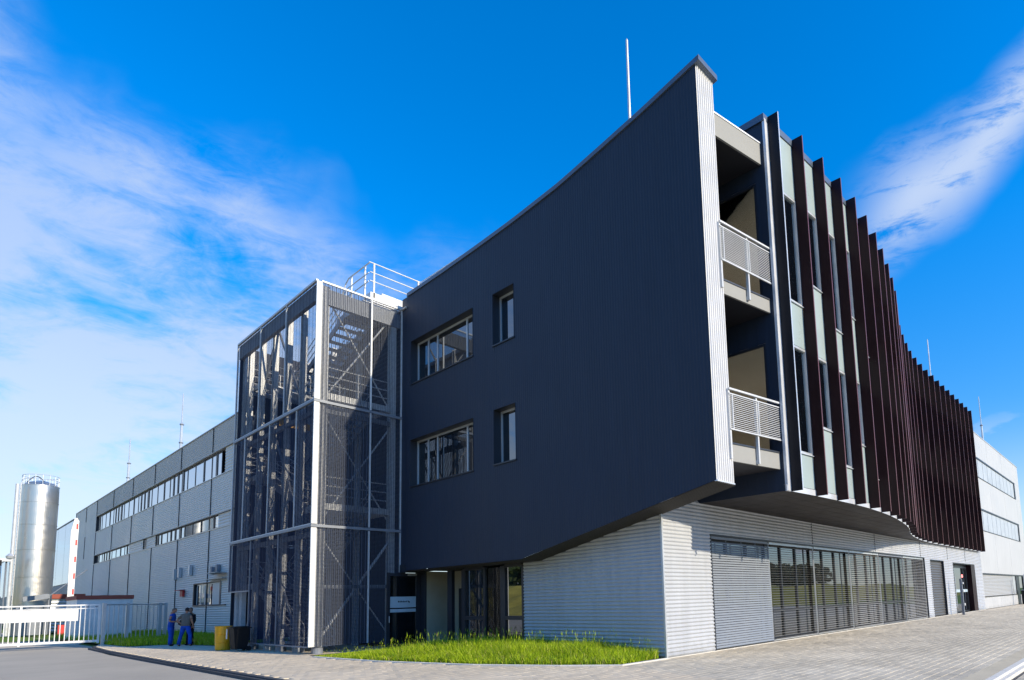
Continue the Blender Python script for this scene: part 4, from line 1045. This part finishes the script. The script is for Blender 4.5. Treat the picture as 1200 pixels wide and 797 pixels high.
for k in range(0, n, 2):
    p_ = GA.lerp(GB, k/n); link('top_cleat', pm, G_, (p_.x, p_.y, 0), (0, 0, atan2(gdir.y, gdir.x)))
FA, FC = Vector((7.15, 42.8, 0)), Vector((10.7, 45.9, 0))
FN = thing('slatted_fence', (8.5, 44, 0), 'pale steel slatted fence between the white gate and the workmen', 'fence')
q = MB(); q.bar(FA+Vector((0, 0, 2.15)), FC+Vector((0, 0, 2.15)), .06, .07); q.bar(FA+Vector((0, 0, .2)), FC+Vector((0, 0, .2)), .05, .06); q.build('rail', ALU, FN)
s = MB(); s.box(-.02, -.02, .1, .02, .02, 2.13); bm_ = s.mesh('slat', ALU)
n = 14
for k in range(1, n): p_ = FA.lerp(FC, k/n); link('slat', bm_, FN, (p_.x, p_.y, 0))
s = MB(); s.box(-.08, -.08, 0, .08, .08, 2.24); bm_ = s.mesh('post', ALU)
for t in (0, .35, .9, 1.0): p_ = FA.lerp(FC, t); link('post', bm_, FN, (p_.x, p_.y, 0))

# ================================================================== YARD THINGS BEHIND THE GATE
WBX = thing('white_box_store', (9, 53, 0), 'low white flat-roofed store with brick red roof edge behind the fence', 'shed')
MB().box(7.25, 52, 0, 10.2, 56, 2.62).build('wall', WSTEEL, WBX); MB().box(7.2, 51.95, 2.621, 10.25, 56.1, 2.88).build('roof_edge', REDB, WBX)
RW = thing('low_ribbed_store', (9, 79, 0), 'low pale ribbed store with red roof edge to the right of the silo foot', 'shed')
q = MB(); ribs_h(q, lambda t, o, z: (t, 79-o, z), 0, 3.2, lambda z: 8.2, lambda z: 11.5, [], .3, .05); q.box(8.2, 79.02, 0, 11.5, 84, 3.19); q.build('wall', ALU, RW); MB().box(8.1, 78.8, 3.21, 11.6, 84, 3.65).build('roof_edge', REDB, RW)
# silo
SI = thing('silo', (7.2, 73, 0), 'tall brushed steel silo with a railing on its domed roof beyond the gate', 'silo')
R0 = 1.30; cx_, cy_ = 7.14, 73.2
for z0, z1 in ((2.5, 5.0), (5.0, 7.4), (7.4, 9.6), (9.6, 11.6), (11.6, 13.1)):
    MB().lathe((cx_, cy_, 0), [(R0, z0+.01), (R0, z1-.06), (R0+.025, z1-.05), (R0+.025, z1-.0), (R0, z1)], 64).build('shell_ring', SILO, SI, smooth=False)
MB().lathe((cx_, cy_, 0), [(R0, 13.1), (R0*.8, 13.35), (R0*.3, 13.6), (.05, 13.62)], 48).build('roof', SILO, SI)
MB().lathe((cx_, cy_, 0), [(R0*.96, 0), (R0*.96, 2.5)], 48).build('skirt', STEELD, SI)
h = MB()
for z in (13.6, 14.0):
    pts_ = [(cx_+(R0-.05)*cos(2*pi*k/32), cy_+(R0-.05)*sin(2*pi*k/32), z) for k in range(33)]; h.tube(pts_, .022, 6, False)
for k in range(16):
    a = 2*pi*k/16; h.tube([(cx_+(R0-.05)*cos(a), cy_+(R0-.05)*sin(a), 13.1), (cx_+(R0-.05)*cos(a), cy_+(R0-.05)*sin(a), 14.0)], .02, 6)
h.build('roof_railing', ALU, SI)
h = MB(); h.tube([(cx_-.95+.1*k, cy_-.6, 13.35+.55*sin(pi*k/12)) for k in range(13)], .04, 6); h.build('filling_pipe', BLK, SI)
h = MB()
for dx_ in (-.22, .22): h.tube([(cx_-R0-.05+0, cy_-.8+dx_, 0), (cx_-R0-.05, cy_-.8+dx_, 13.2)], .03, 6)
for k in range(42): h.tube([(cx_-R0-.05, cy_-1.02, .4+.3*k), (cx_-R0-.05, cy_-.58, .4+.3*k)], .015, 5)
h.tube([(cx_-R0-.3, cy_-1.2, 0), (cx_-R0-.3, cy_-1.2, 13.0)], .13, 10)
h.build('ladder', STEEL, SI)
SP_ = thing('yard_floodlight', (5.0, 71, 0), 'small floodlight on a slim mast in front of the silo left edge', 'floodlight')
MB().tube([(5.15, 71.0, 0), (5.15, 71.0, 6.3)], .06).build('mast', STEELD, SP_); q = MB(); q.box(4.75, 70.7, 6.2, 5.45, 71.1, 6.45); q.lathe((5.35, 70.8, 6.45), [(.25, 0), (.3, .2), (.1, .42)], 12); q.build('lamp_head', ALU, SP_); MB().box(4.6, 70.6, 5.85, 4.85, 70.9, 6.3).build('bracket', BLK, SP_)
TR = thing('tipped_chute', (8.0, 70.8, 0), 'grey loading chute at the foot of the silo with a thin rising arm', 'chute')
q = MB(); q.bar((6.3, 70.8, 3.05), (8.0, 70.8, 3.3), .3, .4); q.tube([(8.0, 70.8, 3.3), (10.4, 70.8, 5.6)], .05, 6); q.tube([(8.0, 71.0, 3.2), (8.0, 71.0, 0)], .06, 6); q.build('chute', STEELD, TR)
# raised white boom
BM = thing('raised_barrier', (8.1, 62, 0), 'raised white barrier boom with red reflector marks standing upright behind the gate', 'barrier')
q = MB(); q.v += []; pl = [(8.05, 0.6), (8.40, 0.6), (8.44, 8.9), (8.30, 9.15), (8.16, 9.1), (7.98, 8.0)]
i = len(q.v); q.v += [(x, 61.9, z) for x, z in pl]+[(x, 62.02, z) for x, z in pl]; q.f += [[i+k for k in range(6)], [i+6+k for k in range(6)][::-1]]+[[i+k, i+(k+1) % 6, i+6+(k+1) % 6, i+6+k] for k in range(6)]; q.mi += [0]*8
q.build('boom', WSTEEL, BM)
for z in (3.2, 4.4, 5.7, 7.0, 8.25): MB().box(8.29, 61.88, z, 8.39, 61.897, z+.42).build('red_mark', REDP, BM)
MB().box(7.6, 61.8, 0, 8.6, 62.3, .9).build('barrier_housing', REDP, BM)
# mirrored hall beyond the warehouse
HL = thing('mirrored_hall', (14, 140, 0), 'pale blue reflective clad hall seen behind the silo', 'building')
yy = 100.2
while yy < 215:
    MB().box(XB-.1, yy+.05, 5.6, XB, yy+5.95, 13.4).build('wall_panel', HALL, HL); MB().box(XB-.1, yy+.05, 0, XB, yy+5.95, 5.5).build('wall_panel', mat('dull blue grey panel', (.16, .19, .23), .5), HL); yy += 6
MB().box(XB+.01, 100.2, 0, 40, 218, 13.45).build('body', WAREHI, HL)
MB().box(XB-.16, 100.2, 13.46, 40, 218, 13.6).build('roof_edge', FRAME, HL)
# dark upright cabinet, service kiosk and lorry at the far left
CB = thing('dark_cabinet', (5, 80, 0), 'tall narrow dark cabinet left of the silo', 'cabinet')
MB().box(4.35, 80, 0, 5.15, 81, 6.6).build('body', FRAME, CB); MB().box(5.151, 80.02, .3, 5.5, 80.5, 6.6).build('side_panel', WSTEEL, CB); MB().box(3.7, 79.9, 3.2, 5.6, 80.8, 3.5).build('shelf', FRAME, CB)
SG = thing('fuel_kiosk', (2.5, 100, 0), 'white kiosk with blue and red stripes at the left edge', 'kiosk')
MB().box(-3, 100, 0, 5.6, 106, 5.0).build('wall', WSTEEL, SG); MB().box(-3.05, 99.9, 5.9, 4.6, 106, 7.0).build('blue_sign', SIGNB, SG); MB().box(-3, 99.95, 5.01, 5.7, 106, 5.89).build('white_sign', WSTEEL, SG); MB().box(-3.1, 99.8, 4.5, 5.9, 99.99, 5.0).build('red_stripe', REDP, SG)
MB().lathe((1.5, 103, 7.01), [(3.4, 0), (3.2, .6), (2.2, 1.4), (.6, 1.7)], 24).build('roof_dome', WSTEEL, SG)
# paved yard strip and lawns behind the gate
sheet('yard_path', [(-2, 50), (6.6, 47), (7.6, 50.5), (2, 60), (-14, 72)], -0.112, PAVW)
sheet('yard_lawn', [(-14, 74), (2, 61.5), (6.8, 58), (6.8, 75), (-20, 100)], -0.108, LAWN)

# ================================================================== BINS
YB = thing('yellow_bin', (9.0, 29.55, 0), 'yellow open topped barrel bin next to the black wheelie bin', 'bin')
q = MB(); q.lathe((9.0, 29.55, 0), [(.27, .01), (.29, .06), (.30, .3), (.285, .32), (.305, .34), (.31, .64), (.295, .66), (.315, .68), (.32, .97), (.335, .98), (.335, 1.01), (.30, 1.01), (.29, .6)], 28); q.build('barrel', YEL, YB)
BB = thing('black_wheelie_bin', (9.15, 28.2, 0), 'black wheelie bin with pale handle edge beside the stair tower', 'bin')
q = MB(); i = 0; q.v += [(8.96, 27.95, .08), (9.42, 27.95, .08), (9.42, 28.45, .08), (8.96, 28.45, .08), (8.86, 27.86, .92), (9.46, 27.86, .92), (9.46, 28.54, .92), (8.86, 28.54, .92)]
q.f += [[3, 2, 1, 0], [4, 5, 6, 7], [0, 1, 5, 4], [1, 2, 6, 5], [2, 3, 7, 6], [3, 0, 4, 7]]; q.mi += [0]*6; q.build('body', BLK, BB)
q = MB(); q.box(8.82, 27.82, .93, 9.52, 28.58, .97); q.box(8.9, 27.9, .971, 9.44, 28.5, 1.0); q.build('lid', BLK, BB)
for y in (27.93, 28.47): MB().tube([(9.46, y-.03, .1), (9.46, y+.03, .1)], .1, 14).build('wheel', BLK, BB)
MB().tube([(8.84, 28.6, .9), (8.84, 28.6, .5)], .03, 8).build('handle', WSTEEL, BB)

# ================================================================== PEOPLE
def skin_body(name, joints_, edges_, m, parent, sub=1):
    me = bpy.data.meshes.new(name); w = wloc(parent)
    me.from_pydata([tuple(Vector(p)-w) for p, r in joints_], edges_, []); o = bpy.data.objects.new(name, me); COL.objects.link(o); o.parent = parent
    md = o.modifiers.new('skin', 'SKIN'); md.use_smooth_shade = True
    for k, (p, r) in enumerate(joints_):
        sv = me.skin_vertices[0].data[k]; sv.radius = (r, r) if not isinstance(r, tuple) else r; sv.use_root = (k == 0)
    sb = o.modifiers.new('sub', 'SUBSURF'); sb.levels = sub; sb.render_levels = sub
    me.materials.append(m); return o
def head(parent, c, face, m_skin, m_hair, hat=False, down=0.0):
    """face: unit vector the face looks along (horizontal)"""
    c = Vector(c); fx = Vector((face[0], face[1], -down)).normalized(); side = Vector((-face[1], face[0], 0)).normalized(); upv = side.cross(fx)*-1
    if upv.z < 0: upv = -upv
    b = MB(); N, Mx = 14, 10
    def P_(u, v, s=1.0):
        th = pi*v/Mx; ph = 2*pi*u/N
        l = Vector((sin(th)*cos(ph), sin(th)*sin(ph), cos(th)))
        rx = .100*(1-.12*(l.z < -.3)); return c+s*(fx*l.x*rx+side*l.y*.078+upv*l.z*.122)
    for v in range(Mx):
        for u in range(N): b.face([P_(u, v), P_(u+1, v), P_(u+1, v+1), P_(u, v+1)])
    b.tube([c+fx*.095+upv*.02, c+fx*.118-upv*.02], [.010, .018], 6)
    for s_ in (-1, 1): b.tube([c+side*s_*.072, c+side*s_*.090], [.028, .02], 8)
    b.tube([c-upv*.08-fx*.01, c-upv*.19-fx*.03], [.058, .065], 10)
    hd = b.build('head', m_skin, parent, smooth=True)
    h = MB()
    lim = 5 if not hat else 4
    for v in range(Mx-2):
        for u in range(N):
            ph = 2*pi*(u+.5)/N
            if v >= 3 and cos(ph) > .25: continue
            if v >= 6: continue
            h.face([P_(u, v, 1.08), P_(u+1, v, 1.08), P_(u+1, v+1, 1.08), P_(u, v+1, 1.08)])
    h.build('hair', m_hair, hd, smooth=True)
    e_ = MB()
    for s_ in (-1, 1): e_.lathe(tuple(c+fx*.090+side*s_*.032+upv*.012), [(.004, -.006), (.011, 0), (.004, .006)], 8)
    e_.build('eyes', FRAME, hd)
    mo = MB(); mo.bar(c+fx*.093-upv*.055-side*.025, c+fx*.093-upv*.055+side*.025, .008, .01); mo.build('mouth', mat('lip', (.28, .09, .07)), hd)
def hand(parent, wrist, d, palmn, m, curl=.5):
    w = Vector(wrist); d = Vector(d).normalized(); n_ = Vector(palmn).normalized(); s_ = d.cross(n_).normalized()
    J = [(w, .024), (w+d*.045, .034), (w+d*.085, .036)]; Ed = [(0, 1), (1, 2)]
    for k, (o_, ln) in enumerate(((-.03, .062), (-.01, .075), (.011, .070), (.031, .054))):
        a = w+d*.095+s_*o_; b_ = a+(d+n_*curl*.4).normalized()*ln*.5; c2 = b_+(d+n_*curl*1.4).normalized()*ln*.5
        i = len(J); J += [(a, .010), (b_, .009), (c2, .007)]; Ed += [(2, i), (i, i+1), (i+1, i+2)]
    i = len(J); a = w+d*.035-s_*.035; J += [(a, .012), (a-s_*.02+d*.03+n_*.01, .010), (a-s_*.022+d*.055+n_*.02, .008)]; Ed += [(1, i), (i, i+1), (i+1, i+2)]
    return skin_body('hand', J, Ed, m, parent, 1)
def person(label, base, face, pose, mt, ml, mh, head_down=.0, lean=0.0, stance=.12, name='person'):
    """base: ground point; face: horizontal look direction"""
    B = Vector(base); f_ = Vector((face[0], face[1], 0)).normalized(); s_ = Vector((f_.y, -f_.x, 0))  # s_ = person's right
    t = thing(name, base, label, 'person')
    U = lambda r_, fw, z: B+s_*r_+f_*fw+Vector((0, 0, z))
    lf = lean
    # one continuous body: pelvis root, spine, legs, arms
    J = [(U(0, 0, .96), (.11, .10)), (U(0, .0+lf*.2, 1.14), (.11, .10)), (U(0, .0+lf*.5, 1.32), (.12, .10)), (U(0, lf*.8, 1.44), (.09, .07)), (U(0, lf, 1.54), .055)]
    Ed = [(0, 1), (1, 2), (2, 3), (3, 4)]
    i = len(J)
    for sd, q in ((1, pose['rleg']), (-1, pose['lleg'])):
        j = len(J); J += [(U(sd*.095, 0, .84), .08), (U(sd*q[0][0], q[0][1], .50), .062), (U(sd*q[1][0], q[1][1], .10), .050), (U(sd*q[1][0], q[1][1]-.02, .05), .045), (U(sd*(q[1][0]+.02), q[1][1]+.13, .035), .036)]
        Ed += [(0, j), (j, j+1), (j+1, j+2), (j+2, j+3), (j+3, j+4)]
    wr = []
    for sd, q in ((1, pose['rarm']), (-1, pose['larm'])):
        j = len(J); J += [(U(sd*.19, lf*.75, 1.43), .062), (U(sd*q[0][0], q[0][1], q[0][2]), .045), (U(sd*q[1][0], q[1][1], q[1][2]), .030)]
        Ed += [(3, j), (j, j+1), (j+1, j+2)]; wr.append((U(sd*q[1][0], q[1][1], q[1][2]), (U(sd*q[1][0], q[1][1], q[1][2])-U(sd*q[0][0], q[0][1], q[0][2])).normalized(), sd))
    # body in skin, clothes as shells that follow it
    skin_body('body', J, Ed, SKIN, t, 1)
    ra = len(J)-6; ft = pose.get('fat', 1.0)
    def loft(mb, rows, n=14):
        rg = []
        for c0, rx, ry in rows: rg.append([mb.vert(c0+s_*rx*cos(2*pi*j/n)+f_*ry*sin(2*pi*j/n)) for j in range(n)])
        for r0, r1 in zip(rg, rg[1:]):
            for j in range(n): mb.f.append([r0[j], r0[(j+1) % n], r1[(j+1) % n], r1[j]]); mb.mi.append(0)
        mb.f.append(rg[0][::-1]); mb.f.append(rg[-1]); mb.mi += [0, 0]
    sh = MB(); loft(sh, [(U(0, 0, .93), .178*ft, .132), (U(0, .005, 1.0), .174*ft, .13), (U(0, lf*.3, 1.12), .165*ft, .125), (U(0, lf*.5, 1.28), .188*ft, .13), (U(0, lf*.7, 1.40), .198*ft, .12), (U(0, lf*.85, 1.47), .165*ft, .095), (U(0, lf, 1.52), .08, .065)])
    for a, sd in ((ra, 1), (ra+3, -1)):
        m1 = J[a][0].lerp(J[a+1][0], .75 if not pose.get('long') else 1.0); pts_ = [J[a][0]-s_*sd*.06+Vector((0, 0, .01)), J[a][0], m1]; rr_ = [.07, .068, .062]
        if pose.get('long'): pts_.append(J[a+1][0].lerp(J[a+2][0], .9)); rr_.append(.042)
        sh.tube(pts_, rr_, 12)
    sh.build('shirt', mt, t, smooth=True)
    tr_ = MB(); loft(tr_, [(U(0, 0, .80), .168*ft, .12), (U(0, 0, .88), .180*ft, .128), (U(0, 0, .97), .170*ft, .122)])
    for a in (5, 10):
        tr_.tube([J[a][0]+Vector((0, 0, .03)), J[a][0].lerp(J[a+1][0], .5), J[a+1][0], J[a+1][0].lerp(J[a+2][0], .5), J[a+2][0]-Vector((0, 0, .03))], [.098*ft, .096, .078, .080, .078], 14)
    tr_.build('trousers', ml, t, smooth=True)
    for a in (7, 12):
        k1, k2 = J[a+1][0], J[a+2][0]; skin_body('shoe', [(k1+Vector((0, 0, .0)), .052), (k1.lerp(k2, .6), .05), (k2+f_*.02, .042)], [(0, 1), (1, 2)], BLK, t, 1)
    for w, d, sd in wr: hand(t, w, d, f_*.3-s_*sd*.9, SKIN)
    hc = U(0, lf*1.15+.02, 1.665); head(t, hc, f_, SKIN, mh, down=head_down)
    return t
right = Vector((sin(yaw), -cos(yaw), 0)); away = Vector((cos(yaw), sin(yaw), 0))
P1 = person('workman in blue shirt and blue trousers looking down at papers in his hands', (8.72, 36.3, 0), (right*.95+away*.25), dict(fat=1.12, rleg=((.10, .04), (.11, .02)), lleg=((.10, .02), (.12, -.03)), rarm=((.27, .02, 1.16), (.16, .27, 1.13)), larm=((.25, .06, 1.16), (.10, .30, 1.15))), BLUE, BLUE, GHAIR, head_down=.55, lean=.08)
MB().bar(U_ := Vector((8.72, 36.3, 1.12))+right*.35+away*.05, Vector((8.72, 36.3, .95))+right*.62+away*.05, .02, .26).build('papers', FRAME, P1)
P2 = person('workman in grey shirt and blue trousers seen from behind with a hand on his hip', (9.12, 35.4, 0), away, dict(rleg=((.20, .03), (.24, -.02)), lleg=((.24, .05), (.30, .0)), fat=1.22, rarm=((.30, -.04, 1.16), (.31, .06, .93)), larm=((.40, -.03, 1.20), (.24, .05, 1.02))), GREYC, BLUE, HAIR, lean=.03)
P3 = person('man in black clothes standing half hidden behind the grey shirted workman', (9.46, 35.95, 0), (-away+right*-.2), dict(long=True, rleg=((.10, .0), (.10, 0)), lleg=((.10, .02), (.12, 0)), rarm=((.24, .0, 1.16), (.25, .08, .93)), larm=((.24, .02, 1.16), (.22, .1, .94))), BLKC, BLKC, HAIR)

for P_ in (P1, P2, P3): P_.scale = (1.05, 1.05, 1.04)
# ================================================================== SURROUNDINGS BEHIND THE CAMERA (seen only in the glass)
def ridge(name, x0, y0, x1, y1, h_, wdt, m):
    q = MB(); n = 60; a = Vector((x0, y0, 0)); b_ = Vector((x1, y1, 0)); d = (b_-a); nn = Vector((-d.y, d.x, 0)).normalized()
    rows_ = []
    for k in range(n+1):
        c_ = a+d*k/n; hh = h_*(.85+.15*sin(k*.7)+.06*sin(k*2.1)); rows_.append([q.vert(c_-nn*wdt), q.vert(c_-nn*wdt*.3+Vector((0, 0, hh*.9))), q.vert(c_+nn*wdt*.2+Vector((0, 0, hh))), q.vert(c_+nn*wdt)])
    for r0, r1 in zip(rows_, rows_[1:]):
        for j in range(3): q.f.append([r0[j], r1[j], r1[j+1], r0[j+1]]); q.mi.append(0)
    for k in range(len(q.v)): q.v[k] = (q.v[k][0], q.v[k][1], q.v[k][2]-.13)
    return q.build(name, m, kind='structure')
ridge('grass_bank', -38, -60, -38, 220, 4.6, 20, DRY)
ridge('grass_bank', -60, -46, 220, -46, 4.0, 26, DRY)
V = []; F = []
for (x0, y0, x1, y1, n) in ((-64, -60, -64, 220, 300), (-60, -78, 240, -78, 320)):
    for k in range(n):
        t = rng.uniform(); cx2 = x0+(x1-x0)*t+rng.uniform(-5, 5); cy2 = y0+(y1-y0)*t+rng.uniform(-5, 5); hh = rng.uniform(9, 13)
        for j in range(26):
            a, e_ = rng.uniform(0, 2*pi), rng.uniform(-.6, 1.4); r_ = rng.uniform(.6, 1)*3.0
            p_ = Vector((cx2+r_*cos(a)*cos(e_), cy2+r_*sin(a)*cos(e_), hh*.55+hh*.42*sin(e_))); s_ = rng.uniform(.7, 1.3)
            n1 = Vector(rng.normal(size=3)).normalized(); n2 = n1.orthogonal().normalized(); n3 = n1.cross(n2)
            i = len(V); V += [tuple(p_+n2*s_), tuple(p_+n3*s_), tuple(p_-n2*s_), tuple(p_-n3*s_)]; F.append((i, i+1, i+2, i+3))
me = bpy.data.meshes.new('distant_wood'); me.from_pydata(V, [], F); me.materials.append(LEAF); me.update()
o = bpy.data.objects.new('distant_wood', me); COL.objects.link(o); tag(o, 'dark belt of trees beyond the dry grass bank', 'wood', kind='stuff')
